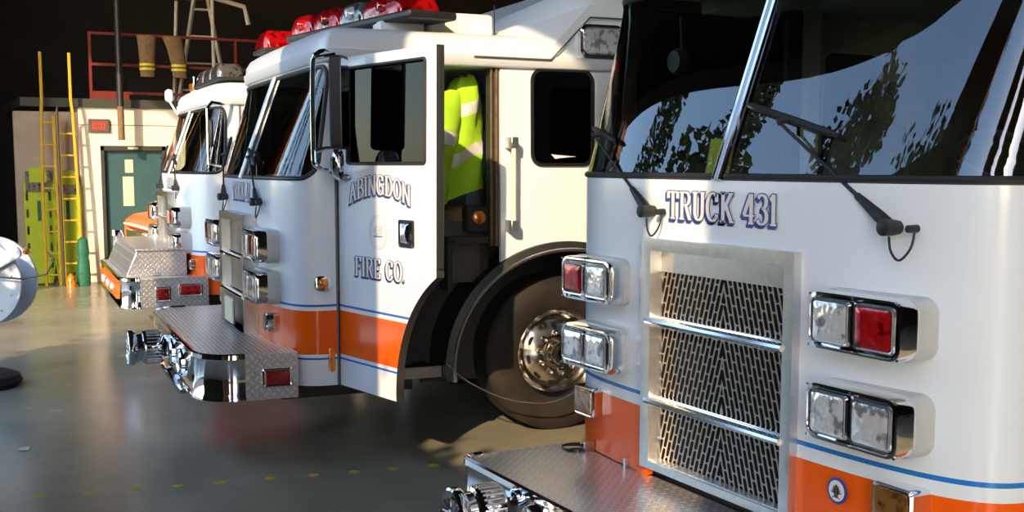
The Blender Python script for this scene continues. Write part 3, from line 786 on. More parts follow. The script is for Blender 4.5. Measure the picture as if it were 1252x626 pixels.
# crest badge
m = MB(); cxb, czb = .672, .70
m.lathe([(0, .046), (-.004, .046), (-.005, .042)], (cxb, -.004, czb), 'y', 32, mi=0)
m.lathe([(-.0045, .036), (-.0062, .036)], (cxb, -.004, czb), 'y', 32, mi=1)
def blade(p, q, w):
    a, b = Vector(p), Vector(q); t = (b-a).normalized(); nn = Vector((-t.y, t.x))*w
    m.add([(cxb+v.x, -.0112, czb+v.y) for v in (a-nn*.5, a+nn*.5, a.lerp(b, .6)+nn, b, a.lerp(b, .6)-nn)], [(0, 1, 2, 3, 4)], 2)
blade((0, -.024), (0, .012), .013); blade((-.012, .012), (.012, .012), .004)
for sg in (1, -1):
    for k in range(4): blade((sg*.004, .004-.004*k), (sg*(.012+.005*k), .020-.008*k), .003)
    blade((sg*.004, -.018), (sg*.02, -.026), .0025)
m.lathe([(-.0068, .006), (-.0075, .005)], (cxb, -.004, czb+.016), 'y', 12, mi=2)
bdg = m.build('crest_badge', [MT['blue'], MT['letter'], MT['skin_dark']], A)
# interior partition frames seen through the glass
m = MB()
for sx in (1, -1):
    m.box(sx*1.12-.03, sx*1.12+.03, 1.43, 1.50, 1.3, 2.6)
m.build('cab_partition', MT['palegreen'], A)
m = MB(); m.box(-.95, -.45, .62, .90, 2.50, 2.60); m.build('overhead_console', MT['liner'], A)

m = MB(); m.lathe([(0, .0), (.0, .05), (.03, .065), (.06, .05), (.07, 0)], (-1.0, .50, 2.28), 'y', 20, cap=False); m.tube([(-1.0, .55, 2.28), (-1.06, .60, 2.36), (-1.10, .62, 2.5)], .012, 6); m.build('cab_fan', MT['black'], A)
# ============================================================ truck B : middle
PB = dict(gapx=.30, D=.33, n=4.0, yh=.33, yd=1.39, zw=1.70, zt=2.425, zs=1.50, z0=.47, paint='paintB', ws_s=.12,
          fascia=[(0, .27, .47, 1.50), (.27, .73, .62, 1.50), (.73, 1, .47, 1.50)], door=(76, 0),
          grille=(.44, .66, 1.47, -.09), bars=(1.18, .93), screen='dullsteel', gframe='steel',
          lamps=[((1.20, 1.395), ('clearlens', 'redlens')), ((.945, 1.14), ('clearlens', 'clearlens'))], lampx=.76, lampy=-.11,
          signal=(.80, .82, .10, .12, -.03), handle=(.76, 1.42))
B = truck('fire_truck', 'middle white fire truck lettered ABINGDON FIRE CO. with its cab door swung open', (-7.76, 2.05), rad(-4.4), PB)
text_front(B, PB, 'TRUCK 41', .115, -.05, 1.555, xs=1.0)
wiper(B, PB, (-.62, -.01, 1.56), (-.95, .04, 1.86), (-1.0, .09, 2.0), (-.85, .03, 1.76))
wiper(B, PB, (.60, -.01, 1.56), (.25, .05, 1.84), (.02, .05, 1.90), (.42, .06, 1.79))
PB_B = dict(hw=1.25, yb=.07, yf=-.50, z0=.42, z1=.69, rc=(.3, .26), hf=.92, deck='ribs')
bumper(B, PB_B)
siren(B, -.15, -.62, .56, .115)
for x in (.15, .60):
    m = MB(); m.lathe([(-.01, 0), (-.01, .05), (-.022, .07), (-.01, .085), (.03, .09)], (x, -.515, .57), 'y', 24, cap=False); q = m.build('bumper_lamp', MT['chrome'], B)
    m = MB(); m.lathe([(-.016, 0), (-.014, .04), (-.01, .055)], (x, -.515, .57), 'y', 20, cap=False); m.build('lens', MT['clearlens'], q)
m = MB(); m.loft([[(x, y, z) for y, z in ((-.49, .425), (-.56, .415), (-.56, .44), (-.49, .455))] for x in (-.2, .85)]); m.build('bumper_lip', MT['chrome'], B)
m = MB(); m.box(-.9, .9, .05, .9, .34, .66); m.build('chassis', MT['dark'], B)
# front licence plate
m = MB(); m.box(-.20, .10, -.107, -.10, .72, .88); q = m.build('license_plate', MT['paper'], B)
m = MB(); m.box(-.22, .12, -.10, -.094, .70, .90); m.build('plate_frame', MT['chrome'], q)
# door lettering
fmapL, doorB = PB['doormapL']
def dm(uc, zc):
    def g(u, v, d): return fmapL(d+.001)(uc+u, zc+v)
    return g
lettering('ABINGDON', .112, dm(.475, 1.555), SHADOWED, curve=lambda u: .07*(1-(u/.36)**2), xs=1.0).build('lettering', [MT['blue'], MT['letter']], doorB, fixn=False)
lettering('FIRE CO.', .112, dm(.47, 1.15), SHADOWED, xs=1.0).build('lettering', [MT['blue'], MT['letter']], doorB, fixn=False)
m = MB(); g = dm(.46, 1.415)
ring = lambda r, r2, d, mi: m.add([g(r*cos(2*PI*k/40), r*sin(2*PI*k/40), d) for k in range(40)]+[g(r2*cos(2*PI*k/40), r2*sin(2*PI*k/40), d) for k in range(40)], [(k, (k+1) % 40, 40+(k+1) % 40, 40+k) for k in range(40)], mi)
ring(.098, .093, .001, 0); ring(.084, .081, .001, 0)
m.build('number_roundel', MT['pale'], doorB, fixn=False)
lettering('431', .05, dm(.46, 1.40), [(0, 0, .01, .0012, 0)], xs=1.1).build('lettering', [MT['pale']], doorB, fixn=False)
m = MB(); m.add([g(-.05, -.028, .001), (g(.05, -.028, .001)), g(.05, -.022, .001), g(-.05, -.022, .001)], [(0, 1, 2, 3)]); m.build('underline', MT['blue'], doorB, fixn=False)
# oval maker badge on the door
m = MB(); gb = dm(.10, 1.72)
m.loft([[gb(.055*cos(2*PI*k/28)*q, .02*sin(2*PI*k/28)*q, d) for k in range(28)] for q, d in ((1, 0), (1, .006), (.85, .008))]); m.build('oval_badge', MT['smoked'], doorB)
side_lamp(B, 1, 1.225, .233, 1.09, .10, .09, 'brightamber', 'side_marker_lamp')
m = MB(); xbox(rrect(.262, .300, .555, .70, .018), [(1.22, 0), (1.236, 0), (1.238, .006)], m); m.build('side_reflector', MT['brightamber'], B)
# crew window decal, grab handle
m = MB(); m.add([(1.222, y, z) for y, z in ((1.74, 1.86), (1.78, 1.855), (1.92, 1.845), (1.80, 1.835), (1.77, 1.83))], [(0, 1, 2, 3, 4)]); m.build('window_sticker', MT['letter'], B, fixn=False)
m = MB(); m.tube([(1.30, 1.445, 1.42), (1.30, 1.445, 1.92)], .016, 10); q = m.build('grab_handle', MT['cream'], B)
for z in (1.41, 1.93):
    m = MB(); m.box(1.21, 1.32, 1.42, 1.47, z-.035, z+.035); m.build('handle_bracket', MT['alu'], q, bevel=.006)
# door jamb trims
m = MB(); m.box(1.12, 1.19, 1.33, 1.39, 1.28, 2.40); m.build('door_jamb', MT['dark'], B)
m = MB(); m.box(1.195, 1.212, 1.36, 1.372, 1.28, 2.40); m.box(1.19, 1.205, 1.33, 1.338, 1.28, 2.40); m.build('jamb_trim', MT['tan'], B)
# mirror
m = MB(); mx = 1.50
m.tube(catmull([(1.24, .36, 2.40), (mx-.06, .22, 2.43), (mx-.02, .16, 2.41), (mx-.02, .135, 2.34), (mx-.02, .13, 1.86), (mx-.02, .145, 1.79), (1.42, .22, 1.76), (1.24, .34, 1.745)], 5), .014, 10)
m.tube([(mx-.02, .14, 1.87), (mx, .26, 1.90)], .012, 8); m.tube([(mx-.02, .15, 2.39), (mx, .26, 2.41)], .012, 8)
mr = m.build('mirror_bracket', MT['chrome'], B)
def mloop(x0, x1, z0, z1, r, yy): return None
a = rad(-30); mc = Vector((1.52, .27, 2.14))
def mirror_box(w, h, t, r, mat, name, c, back=0):
    mm = MB(); lp = rrect(-w/2, w/2, -h/2, h/2, r)
    for_l = [[(p[0], y, p[1]) for p in inset(lp, d)] for y, d in ((-t/2, .02), (-t/2+.012, 0), (t/2, 0))] if not back else [[(p[0], y, p[1]) for p in lp] for y in (t/2, t/2+.003)]
    mm.loft(for_l); mm.xform(Matrix.Translation(c) @ Matrix.Rotation(a, 4, 'Z')); return mm.build(name, mat, mr)
mirror_box(.19, .52, .07, .03, MT['black'], 'mirror_shell', mc)
mirror_box(.17, .49, .07, .025, MT['chrome'], 'mirror_glass', mc, 1)
m = MB()
m.lathe([(-.035, 0), (-.03, .05), (-.012, .088), (.006, .095), (.02, .09)], (0, 0, 0), 'y', 28, cap=False); m.xform(Matrix.Translation((1.51, .26, 1.80)) @ Matrix.Rotation(rad(-30), 4, 'Z') @ Matrix.Scale(.8, 4, (1, 0, 0)))
m.build('convex_mirror', MT['chrome'], mr)
# raised crew roof and roof air unit
m = MB(); m.hull([(s*x, y, z) for s in (1, -1) for x, y, z in ((1.235, 1.70, 2.50), (1.22, 2.02, 2.82), (1.02, 1.45, 2.60), (1.05, 2.10, 3.0), (1.05, 3.5, 3.0), (1.22, 3.5, 2.82), (1.235, 3.5, 2.45), (1.235, 1.75, 2.45))])
m.build('raised_roof', MT['paintB'], B, bevel=.03)
m = MB(); m.tube([(1.255, 1.20, 2.455), (1.258, 1.72, 2.452), (1.252, 2.00, 2.73), (1.252, 3.45, 2.735)], .006, 6); m.build('roof_seam', MT['skin_dark'], B)
m = MB(); m.box(-.95, .95, 1.02, 1.46, 2.60, 2.755); m.build('roof_air_unit', MT['white'], B, bevel=.03, bseg=3)
m = MB(); m.tube([(1.05, 1.42, 2.55), (1.05, 1.42, 2.80)], .004, 6); m.build('whip_antenna', MT['black'], B)
m = MB(); xbox(rrect(1.92, 2.23, 2.475, 2.685, .05), [(1.20, 0), (1.275, 0), (1.285, .012), (1.275, .025)], m); q = m.build('scene_light', MT['chrome'], B)
m = MB(); xbox(rrect(1.945, 2.205, 2.50, 2.66, .035), [(1.272, 0), (1.282, .004), (1.285, .03)], m); m.build('lens', MT['clearlens'], q)
# light bar
def pod(parent, c, w, d, h, ang, mat):
    mm = MB(); mm.loft([[(p[0]*s, p[1]*s, z) for p in rrect(-w/2, w/2, -d/2, d/2, .05)] for z, s in ((0, 1), (h*.35, 1), (h*.8, .88), (h, .72))])
    mm.xform(Matrix.Translation(c) @ Matrix.Rotation(ang, 4, 'Z')); return mm.build('beacon_lens', MT[mat], parent)
lb = MB(); p0, p1 = Vector((-.52, .60)), Vector((1.12, .92)); an = math.atan2((p1-p0).y, (p1-p0).x)
lb.box(-.02, (p1-p0).length+.12, -.17, .17, -.05, .0); lb.xform(Matrix.Translation((p0.x, p0.y, 2.72)) @ Matrix.Rotation(an, 4, 'Z'))
lbo = lb.build('light_bar', MT['black'], B, bevel=.015)
for t, w, mt in ((.11, .34, 'redlens'), (.35, .38, 'redlens'), (.57, .32, 'smoked'), (.83, .50, 'redlens')):
    q = p0.lerp(p1, t); pod(lbo, (q.x, q.y, 2.72), w, .31, .125, an, mt)
    if True:
        mm = MB(); mm.lathe([(-.05, 0), (-.045, .03), (0, .05), (.012, .05)], (q.x+.05, q.y-.13, 2.775), 'y', 16, cap=False); mm.build('rotating_reflector', MT['clearlens' if mt == 'smoked' else 'redlens'], lbo)
for q_ in ((.30, .42, .62, .86), (.78, .95, .70, .98)):
    m = MB(); m.box(*q_, 2.61, 2.68); m.build('light_bar_foot', MT['white'], lbo)
pl_ = MB(); pl_.box(-1.18, -.75, .32, .62, 2.63, 2.66); po = pl_.build('corner_beacon', MT['black'], B, bevel=.01)
pod(po, (-.96, .47, 2.66), .40, .28, .13, rad(0), 'redlens')
for x, y in ((-.75, .33), (.15, .30)):
    m = MB(); m.lathe([(0, .035), (.02, .035), (.04, .02), (.045, 0)], (x, y+.12, 2.60), 'z', 16, cap=False); m.build('clearance_lamp', MT['brightamber'], B)
# hanging cable loop near the wheel
m = MB(); cp = [(1.27, 1.00, .56), (1.29, 1.12, .45), (1.31, 1.32, .34), (1.32, 1.52, .28), (1.32, 1.72, .27), (1.32, 1.9, .33), (1.31, 2.1, .45), (1.28, 2.3, .62), (1.25, 2.5, .75)]
m.tube(catmull(cp), .005, 6); m.build('hanging_cable', MT['steel'], B)
# radio and lamp rack beside the seat
m = MB(); m.box(.50, .95, 1.12, 1.42, 1.03, 1.30); m.build('equipment_box', MT['dark'], B, bevel=.01)
m = MB(); xbox(rrect(1.19, 1.34, 1.36, 1.54, .03), [(1.06, 0), (1.13, 0), (1.14, .01)], m); q = m.build('charging_hand_lamp', MT['black'], B)
m = MB(); m.lathe([(0, .045), (.02, .042), (.03, .02), (.032, 0)], (1.138, 1.27, 1.46), 'x', 18, cap=False); m.build('lens', MT['brightamber'], q)
# rear bodies
def body(root, pm, L=4.6):
    m = MB(); m.box(-1.22, 1.22, 3.56, 3.56+L, .5, 2.7); b = m.build('truck_body', pm, root, bevel=.02)
    for sx in (1, -1):
        for k in range(3):
            x0, x1 = (1.221, 1.235) if sx > 0 else (-1.235, -1.221); m = MB(); y0 = 3.7+1.5*k; m.box(x0, x1, y0, y0+1.3, 1.15, 2.5)
            for j in range(12): m.box(x0+(.004 if sx > 0 else -.004), x1+(.004 if sx > 0 else -.004), y0+.03, y0+1.27, 1.17+j*.11, 1.25+j*.11)
            m.build('roll_up_door', MT['alu'], b)
        wheel(root, sx, 1.2, 6.3)

# ============================================================ truck C : farthest
PC = dict(D=.38, n=4.0, yh=.50, yd=1.45, zw=1.70, zt=2.38, zs=1.50, z0=.50, paint='paintC', ws_s=.16,
          fascia=[(0, 1, .56, 1.50)], door=(0, 0), grille=(.44, .62, 1.52, -.09), bars=(1.25, .95), screen='dullsteel', gframe='steel',
          lamps=[((1.19, 1.385), ('clearlens', 'redlens')), ((.945, 1.14), ('clearlens', 'clearlens'))], lampx=.80, lampy=-.12, signal=(1.0, .84, .12, .10, .02))
Cc = truck('fire_truck', 'farthest white and orange fire truck with diamond plate box on its bumper', (-12.1, 2.45), rad(-4), PC)
wiper(Cc, PC, (-.62, -.01, 1.56), (-.95, .04, 1.86), (-1.0, .09, 2.0), (-.85, .03, 1.76))
wiper(Cc, PC, (.60, -.01, 1.56), (.25, .05, 1.84), (.02, .05, 1.90), (.42, .06, 1.79))
text_front(Cc, PC, 'TRUCK 42', .10, 0, 1.555)
PB_C = dict(hw=1.24, yb=.16, yf=-.62, z0=.46, z1=.74, rc=(.3, .16), hf=1.02, deck='platexy', marks=[(-.33, -.19, .52, .66), (-.12, .10, .56, .68)], mark_mat='redlens')
bumper(Cc, PB_C)
m = MB(); m.loft([[(x, y, z) for x in (-.75, .75) for y in ()] or [(-1.0, -.56+d, z), (1.0, -.56+d, z), (1.0, .0, z), (-1.0, .0, z)] for z, d in ((.74, 0), (.98, .10))]); m.build('bumper_hose_box', MT['plateyz'], Cc, bevel=.01)
m = MB(); m.box(-1.02, 1.02, -.47, 0, .98, 1.0); m.build('hose_box_lid', MT['platexy'], Cc, bevel=.005)
m = MB(); m.box(-.9, .9, -.645, -.622, .53, .67); q = m.build('warning_panel', MT['orange'], Cc)
for x in (-.5, 0, .5):
    m = MB(); m.lathe([(-.02, 0), (-.02, .04), (0, .05)], (x, -.645, .6), 'y', 16, cap=False); m.build('lens', MT['clearlens'], q)
m = MB(); m.box(-.9, .9, .05, .9, .34, .6); m.build('chassis', MT['dark'], Cc)
m = MB(); m.loft([[(p[0], p[1], z) for p in rrect(-.1*s, .1*s, -.3, -.3+.14*s, .03)] for z, s in ((.9, .5), (1.05, 1), (1.12, .8))]); m.xform(Matrix.Translation((-1.12, -.2, -.05))); m.build('corner_spotlight', MT['chrome'], Cc)
lb = MB(); lb.box(-.5, .95, .35, .62, 2.60, 2.63); lbo = lb.build('light_bar', MT['black'], Cc)
for x in (-.2, .25, .70): pod(lbo, (x, .48, 2.63), .42, .26, .13, 0, 'smoked')
m = MB(); m.box(-.85, -.6, .35, .45, 2.58, 2.74); q = m.build('amber_beacon', MT['chrome'], Cc, bevel=.01)
m = MB(); m.box(-.84, -.61, .34, .352, 2.6, 2.66); m.build('lens', MT['brightamber'], q)
m = MB(); m.lathe([(-.05, .0), (-.04, .07), (.0, .10), (.05, .09)], (0, 0, 0), 'y', 20, cap=False); m.tube([(0, 0, -.05), (.08, .12, -.28)], .015, 8); m.xform(Matrix.Translation((-1.10, .15, 2.55)) @ Matrix.Scale(.75, 4)); m.build('roof_spotlight', MT['white'], Cc)
m = MB(); m.tube([(1.24, .4, 2.35), (1.46, .2, 2.36), (1.48, .15, 2.3), (1.48, .15, 1.8), (1.24, .36, 1.76)], .014, 8); q = m.build('mirror_bracket', MT['chrome'], Cc)
m = MB(); m.box(1.44, 1.52, .16, .20, 1.95, 2.2); m.build('mirror_shell', MT['black'], q, bevel=.02)
for r_, p_ in ((A, 'paintA'), (B, 'paintB'), (Cc, 'paintC')): body(r_, MT[p_])

# ============================================================ things about truck B and A
# hi-vis jacket hanging on the seat back in the open doorway
m = MB(); Tm = Matrix.Translation((-7.76, 2.05, 0)) @ Matrix.Rotation(rad(-4.4), 4, 'Z')
def jack(z, xw, y0, y1, wob):
    out = []
    for k in range(26):
        t = 2*PI*k/26; yy = (y0+y1)/2+(y1-y0)/2*math.copysign(abs(cos(t))**.7, cos(t)); xx = .92+xw*math.copysign(abs(sin(t))**.8, sin(t))
        w = 1+wob*sin(5*t+z*9)*.10; out.append((.92+(xx-.92)*w, yy+wob*.010*sin(7*t+z*14), z+(yy-1.2)*.38+.012*sin(4*t+z*5)))
    return out
lev = [(1.60, .17, 1.02, 1.37, 1.5), (1.72, .18, 1.04, 1.36, 1.4), (1.80, .18, 1.06, 1.36, 1.2), (1.815, .185, 1.06, 1.36, 1.2), (1.88, .185, 1.07, 1.36, 1), (1.895, .18, 1.08, 1.355, 1), (2.0, .18, 1.10, 1.35, .9), (2.09, .18, 1.12, 1.345, .8),
       (2.105, .185, 1.12, 1.345, .8), (2.165, .18, 1.13, 1.34, .7), (2.18, .175, 1.14, 1.34, .7), (2.26, .15, 1.16, 1.33, .5), (2.31, .11, 1.18, 1.31, .3), (2.335, .06, 1.21, 1.28, .2)]
rows = [jack(*l) for l in lev]
for i in range(len(rows)-1):
    z = lev[i][0]; band = (1.805 < z < 1.885) or (2.10 < z < 2.17)
    m.loft([rows[i], rows[i+1]], 1 if band else 0, i == 0, i == len(rows)-2)
# sleeve
sl = [((.98, 1.16, 2.22), .075), ((1.06, 1.10, 2.08), .08), ((1.08, 1.06, 1.94), .075), ((1.08, 1.04, 1.80), .07), ((1.07, 1.03, 1.69), .065), ((1.06, 1.02, 1.55), .06)]
cps = catmull([p for p, r in sl], 5); rr = [sl[min(int(i/5), 5)][1] for i in range(len(cps))]
k1 = len(cps)//3
m.tube(cps[:k1+1], rr[:k1+1], 12); m.tube(cps[k1:k1+4], [r+.004 for r in rr[k1:k1+4]], 12, mi=1); m.tube(cps[k1+3:], rr[k1+3:], 12)
m.xform(Matrix.Rotation(0, 4, 'Z')); jk = m.build('hi_vis_jacket', [MT['hivis'], MT['tape']], None, smooth=60)
jk.matrix_world = Tm
tag(jk, 'lime hi-vis jacket with silver bands hanging in the open cab doorway', 'jacket')
tr_ = MB(); tr_.loft([[(.92+.13*cos(t)*w, 1.27+.13*sin(t)*w*(1+.1*sin(5*t)), z) for t in [2*PI*k/22 for k in range(22)]] for z, w in ((1.43, 1.1), (1.46, 1.2), (1.50, 1.15), (1.53, .9))]); tr_.build('turnout_coat', MT['tan'], B, smooth=60)  # a coat lying on the seat below the jacket, not upholstery
bt = MB()
bt.lathe([(0, .03), (.02, .055), (.20, .055), (.24, .02), (.27, .02)], (1.05, .70, 1.09), 'y', 20)
o_ = bt.build('fire_extinguisher', MT['redpaint'], None, bevel=.01); o_.matrix_world = Tm; tag(o_, 'red tool canister lying on the cab floor inside the open door', 'extinguisher')
# spiral notebook on dash of truck A
nb = empty('spiral_notebook', (-3.49-.56, 2.75+.36, 1.735)); nb.rotation_euler = (rad(-12), 0, rad(6)); tag(nb, 'yellow spiral notebook propped up behind the nearest windshield', 'notebook')
m = MB(); m.box(-.0, .14, -.004, .004, 0, .175); m.build('cover', MT['notebook'], nb)
m = MB()
for k in range(14): 
    c = Vector((0, 0, .008+k*.0120)); m.tube([c+Vector((.008*cos(t)-.003, .008*sin(t), 0)) for t in [2*PI*j/10 for j in range(10)]], .0015, 5, closed=True)
m.build('spiral_binding', MT['skin_dark'], nb)

# ============================================================ building
def slab(name, x0, x1, y0, y1, z0, z1, mat):
    m = MB(); m.box(x0, x1, y0, y1, z0, z1); return struct(m.build(name, mat))
XL, XR, YF, YB, ZC = -18.4, 9.0, -.6, 12.5, 7.2
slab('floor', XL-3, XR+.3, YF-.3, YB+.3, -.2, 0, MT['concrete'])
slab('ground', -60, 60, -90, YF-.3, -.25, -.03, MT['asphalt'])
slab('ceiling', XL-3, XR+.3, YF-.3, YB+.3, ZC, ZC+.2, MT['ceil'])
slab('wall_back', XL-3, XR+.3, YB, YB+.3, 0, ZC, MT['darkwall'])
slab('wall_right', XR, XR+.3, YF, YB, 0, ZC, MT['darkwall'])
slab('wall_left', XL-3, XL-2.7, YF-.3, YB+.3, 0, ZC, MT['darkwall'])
HD = 6.0
shade_piers = [(-21.4, -15.1), (-4.06, -2.80), (-1.0, -.26), (.46, 2.0), (6.6, 9.3)]  # unseen wall sections, added and sized to shape the sun patches
pr = MB()
for a, b in shade_piers: 
    pr.box(a, b, YF-.3, YF, 0, ZC)
struct(pr.build('wall_front', MT['brick']))
hd = MB(); hd.box(-15.1, 6.6, YF-.3, YF, HD, ZC); struct(hd.build('wall_front_header', MT['darkwall']))
m = MB()
for k in range(9): m.box(XL-.3, XR, .8+1.4*k, .95+1.4*k, ZC-.35, ZC)
struct(m.build('trim_1', MT['ceil']))
# enclosed room with the teal door, mezzanine on top
rt = 2.64
room = MB(); lp = [(2.40, 0), (5.6, 0), (5.6, rt), (2.40, rt)]; dr = [(2.70, .0), (2.70, 2.06), (3.66, 2.06), (3.66, .0)]
lpd = [(2.40, 0), (2.70, 0), (2.70, 2.06), (3.66, 2.06), (3.66, 0), (5.6, 0), (5.6, rt), (2.40, rt)]
fat([lpd], lambda y, z: (XL, y, z), lambda y, z: (XL-.15, y, z), room); room.box(XL-2.7, XL-.15, 2.40, 2.55, 0, rt)
struct(room.build('wall_office', MT['cream']))
slab('wall_alcove', XL-.12, XL-.02, 1.50, 2.39, 0, 2.57, MT['alcovewall'])
m = MB(); m.box(XL-.05, XL+.012, 2.40, 5.6, 2.40-.02, 2.40-.012); struct(m.build('trim_2', MT['tan']))
slab('mezzanine_floor', XL-2.7, XL+.05, 1.6, 12, rt, rt+.13, MT['tealframe'])
slab('wall_mezzanine', XL-1.6, XL-1.5, 3.4, 12, rt+.13, 3.2, MT['darkwall'])
fr = MB()
for a in ((2.70, 2.75, 0, 2.06), (3.61, 3.66, 0, 2.06)): fr.box(XL-.12, XL+.03, *a)
fr.box(XL-.12, XL+.03, 2.70, 3.66, 2.0, 2.07); struct(fr.build('trim_3', MT['tealframe']))
m = MB(); m.box(XL-.10, XL-.05, 2.75, 3.61, .01, 2.0); d1 = struct(m.build('door_1', MT['teal']))
m = MB(); m.box(XL-.05, XL-.045, 3.02, 3.18, 1.15, 1.60); m.box(XL-.05, XL-.045, 3.06, 3.18, 1.66, 1.86); m.build('posted_notice', MT['paper'], d1)
m = MB(); m.lathe([(0, .03), (.05, .03), (.06, .02)], (XL-.05, 3.54, 1.0), 'x', 12); m.build('door_knob', MT['steel'], d1)
m = MB(); m.box(XL-.04, XL+.035, 3.1, 3.25, 2.02, 2.05); m.build('door_plaque', MT['paper'], d1)
# exit sign
ex = empty('exit_sign', (XL+.0, 2.69, 2.27)); tag(ex, 'dark EXIT sign with red letters on the cream wall', 'sign')
m = MB(); m.box(.0, .05, -.15, .15, 0, .20); m.build('sign_box', MT['skin_dark'], ex, bevel=.006)
lettering('EXIT', .115, lambda u, v, d: (.052+d, u, .04+v), [(0, 0, .03, .001, 0)], xs=.68).build('lettering', [MT['exitred']], ex, fixn=False)
m = MB(); m.tube([(XL+.35, 2.96, 2.15), (XL+.35, 2.96, 2.65)], .05, 12); m.tube([(XL+.35, 2.96, 2.651), (XL+.35, 2.96, ZC)], .05, 12, mi=1)  # tan lower length: sunlight on a black pole put into its colour
o_ = m.build('hanging_pole', [MT['tan'], MT['black']]); tag(o_, 'dark vertical pole hanging from above beside the exit sign', 'pole')
# mezzanine railing
rl = empty('mezzanine_railing', (XL, 4.0, rt+.13)); tag(rl, 'red painted pipe railing along the mezzanine edge above the office', 'railing')
for k, y in enumerate((-1.40, .8, 3.0, 5.2)):
    m = MB(); m.box(-.02, .02, y-.02, y+.02, 0, 1.0); m.build('post', MT['redpaint'], rl)
for z in (.10, .52, .98):
    m = MB(); m.box(-.018, .018, -1.42 if z < .9 else -1.42, 5.2, z-.02, z+.02); m.build('rail', MT['redpaint'], rl)
m = MB(); m.box(-.012, .012, -1.42, -.85, .0, .10); m.build('toe_board', MT['redpaint'], rl)
# turnout trousers hanging over the railing
def trousers(loc, label, rz, spread):
    r = empty('turnout_trousers', loc, rz); tag(r, label, 'trousers', 'turnout trousers on the mezzanine')
    for s in (0, ):
        m = MB(); m.loft([[(.07*sin(t), s*.1+w*cos(t)+off, z) for t in [2*PI*k/16 for k in range(16)]] for z, w, off in ((0, .11, spread*1.2), (.2, .115, spread), (.45, .13, spread*.5), (.62, .15, 0))])
        m.build('leg', MT['tan'], r)
        for z in (.10, .165):
            m = MB(); m.loft([[(.076*sin(t), (.119+(.0))*cos(t)+spread*1.05, zz) for t in [2*PI*k/16 for k in range(16)]] for zz in (z, z+.035)], 0, False, False); m.build('reflective_band', MT['yellowtape'], r)
trousers((XL+.094, 3.42, 3.12), 'left pair of tan turnout trousers with yellow bands hanging above the office', 0, .0)
trousers((XL+.094, 3.80, 3.12), 'right pair of tan turnout trousers with yellow bands, leg kicked outward', 0, .09)
# white A-frame ladders / hoist frame behind
sl_ = empty('step_ladder', (XL-.9, 4.5, rt+.13)); tag(sl_, 'tall off-white A-frame ladder standing on the dark mezzanine', 'ladder')
for nm, p, q in (('rail', (0, -.42, 0), (0, -.02, 2.3)), ('rail', (0, .40, 0), (0, .0, 2.3))):
    m = MB(); m.tube([p, q], .035, 4); m.build(nm, MT['offwhite'], sl_)
for k in range(5):
    t = .1+.19*k; m = MB(); m.tube([(0, -.42+.40*t, 2.3*t), (0, .40-.40*t, 2.3*t)], .02, 6); m.build('rung', MT['offwhite'], sl_)
m = MB(); m.tube([(0, 0, 0), (.1, .06, 1.6)], .03, 4); m.xform(Matrix.Translation((XL-.6, 3.95, rt+.13))); 
o_ = m.build('loose_pole', MT['offwhite']); tag(o_, 'off-white leaning pole on the mezzanine left of the A-frame ladder', 'pole')
m = MB(); m.tube([(0, -.3, 4.42), (0, .1, 4.45), (0, .62, 4.33), (0, .68, 4.05)], .04, 8); m.tube([(0, .1, 4.45), (0, .1, 2.77)], .03, 8); m.xform(Matrix.Translation((XL-.4, 4.45, 0)))
o_ = m.build('hoist_arm', MT['offwhite']); tag(o_, 'off-white bent hoist arm above the mezzanine beside the A-frame ladder', 'hoist')
# yellow ladders + pike pole + backboards
def ladder(loc, label, ya, yb, off, bow):
    r = empty('ladder', loc); tag(r, label, 'ladder', 'yellow ladders against the alcove wall')
    for y, inner in ((ya, 0), (yb, 1)):
        top = 3.42 if inner == bow else 2.5
        out = .05*(-1 if y == ya else 1) if inner == bow else 0
        m = MB(); m.tube([(.10, y, .0), (.06, y, 1.2), (.02, y-out*.6, 2.5), (.0, y-out, 2.75), (-.02+.02, y-out, top)] if inner == bow else [(.10, y, .0), (.02, y, top)], .024, 6); m.build('rail', MT['yellow'], r)
    for k in range(8):
        z = off+.32*k
        if z < 2.45:
            m = MB(); x = .10-.032*z; m.tube([(x, ya, z), (x, yb, z)], .016, 6); m.build('rung', MT['yellow'], r)
ladder((XL+.22, 1.83, 0), 'left yellow ladder leaning on the alcove wall before the lime backboards', 0, .20, .16, 0)
ladder((XL+.22, 2.09, 0), 'right yellow ladder on the alcove wall, beside the dark pike pole', 0, .24, .32, 1)
m = MB(); m.tube([(XL+.46, 2.06, .0), (XL+.40, 2.06, 2.6)], .018, 8); m.tube([(XL+.40, 2.06, 2.6), (XL+.44, 2.10, 2.68)], .012, 6); o_ = m.build('pike_pole', MT['black']); tag(o_, 'dark pike pole standing between the two yellow ladders', 'pole')
def backboard(y, label, h=1.74):
    r = empty('backboard', (XL+.06, y, 0)); r.rotation_euler = (0, rad(-1.0), 0); tag(r, label, 'backboard', 'lime backboards')
    w = .20; outl = [(-w*.8, .02), (w*.8, .02), (w, .3), (w, h-.25), (w*.75, h-.04), (w*.4, h), (-w*.4, h), (-w*.75, h-.04), (-w, h-.25), (-w, .3)]
    holes = []
    for s in (1, -1):
        for z in (.25, .5, .75, 1.0, 1.25, 1.5):
            if z+.13 < h: holes.append(rrect(s*w*.78-.018, s*w*.78+.018, z, z+.13, .017))
    for x in (-.06, .06): holes.append(rrect(x-.02, x+.02, .12, .17, .018))
    fat([outl]+holes, lambda a, b: (.0, a, b), lambda a, b: (.045, a, b)).build('board', MT['lime'], r, bevel=.004)
    m = MB(); m.box(.046, .07, -.17, .17, h-.36, h-.22); m.box(.046, .055, -.17, -.12, h-.24, h-.05); m.box(.046, .055, .12, .17, h-.24, h-.05); m.build('head_strap', MT['smoked'], r, bevel=.006)
    m = MB(); m.box(.0455, .047, -.02, .03, .95, 1.25); m.build('printed_panel', MT['greenbag'], r)
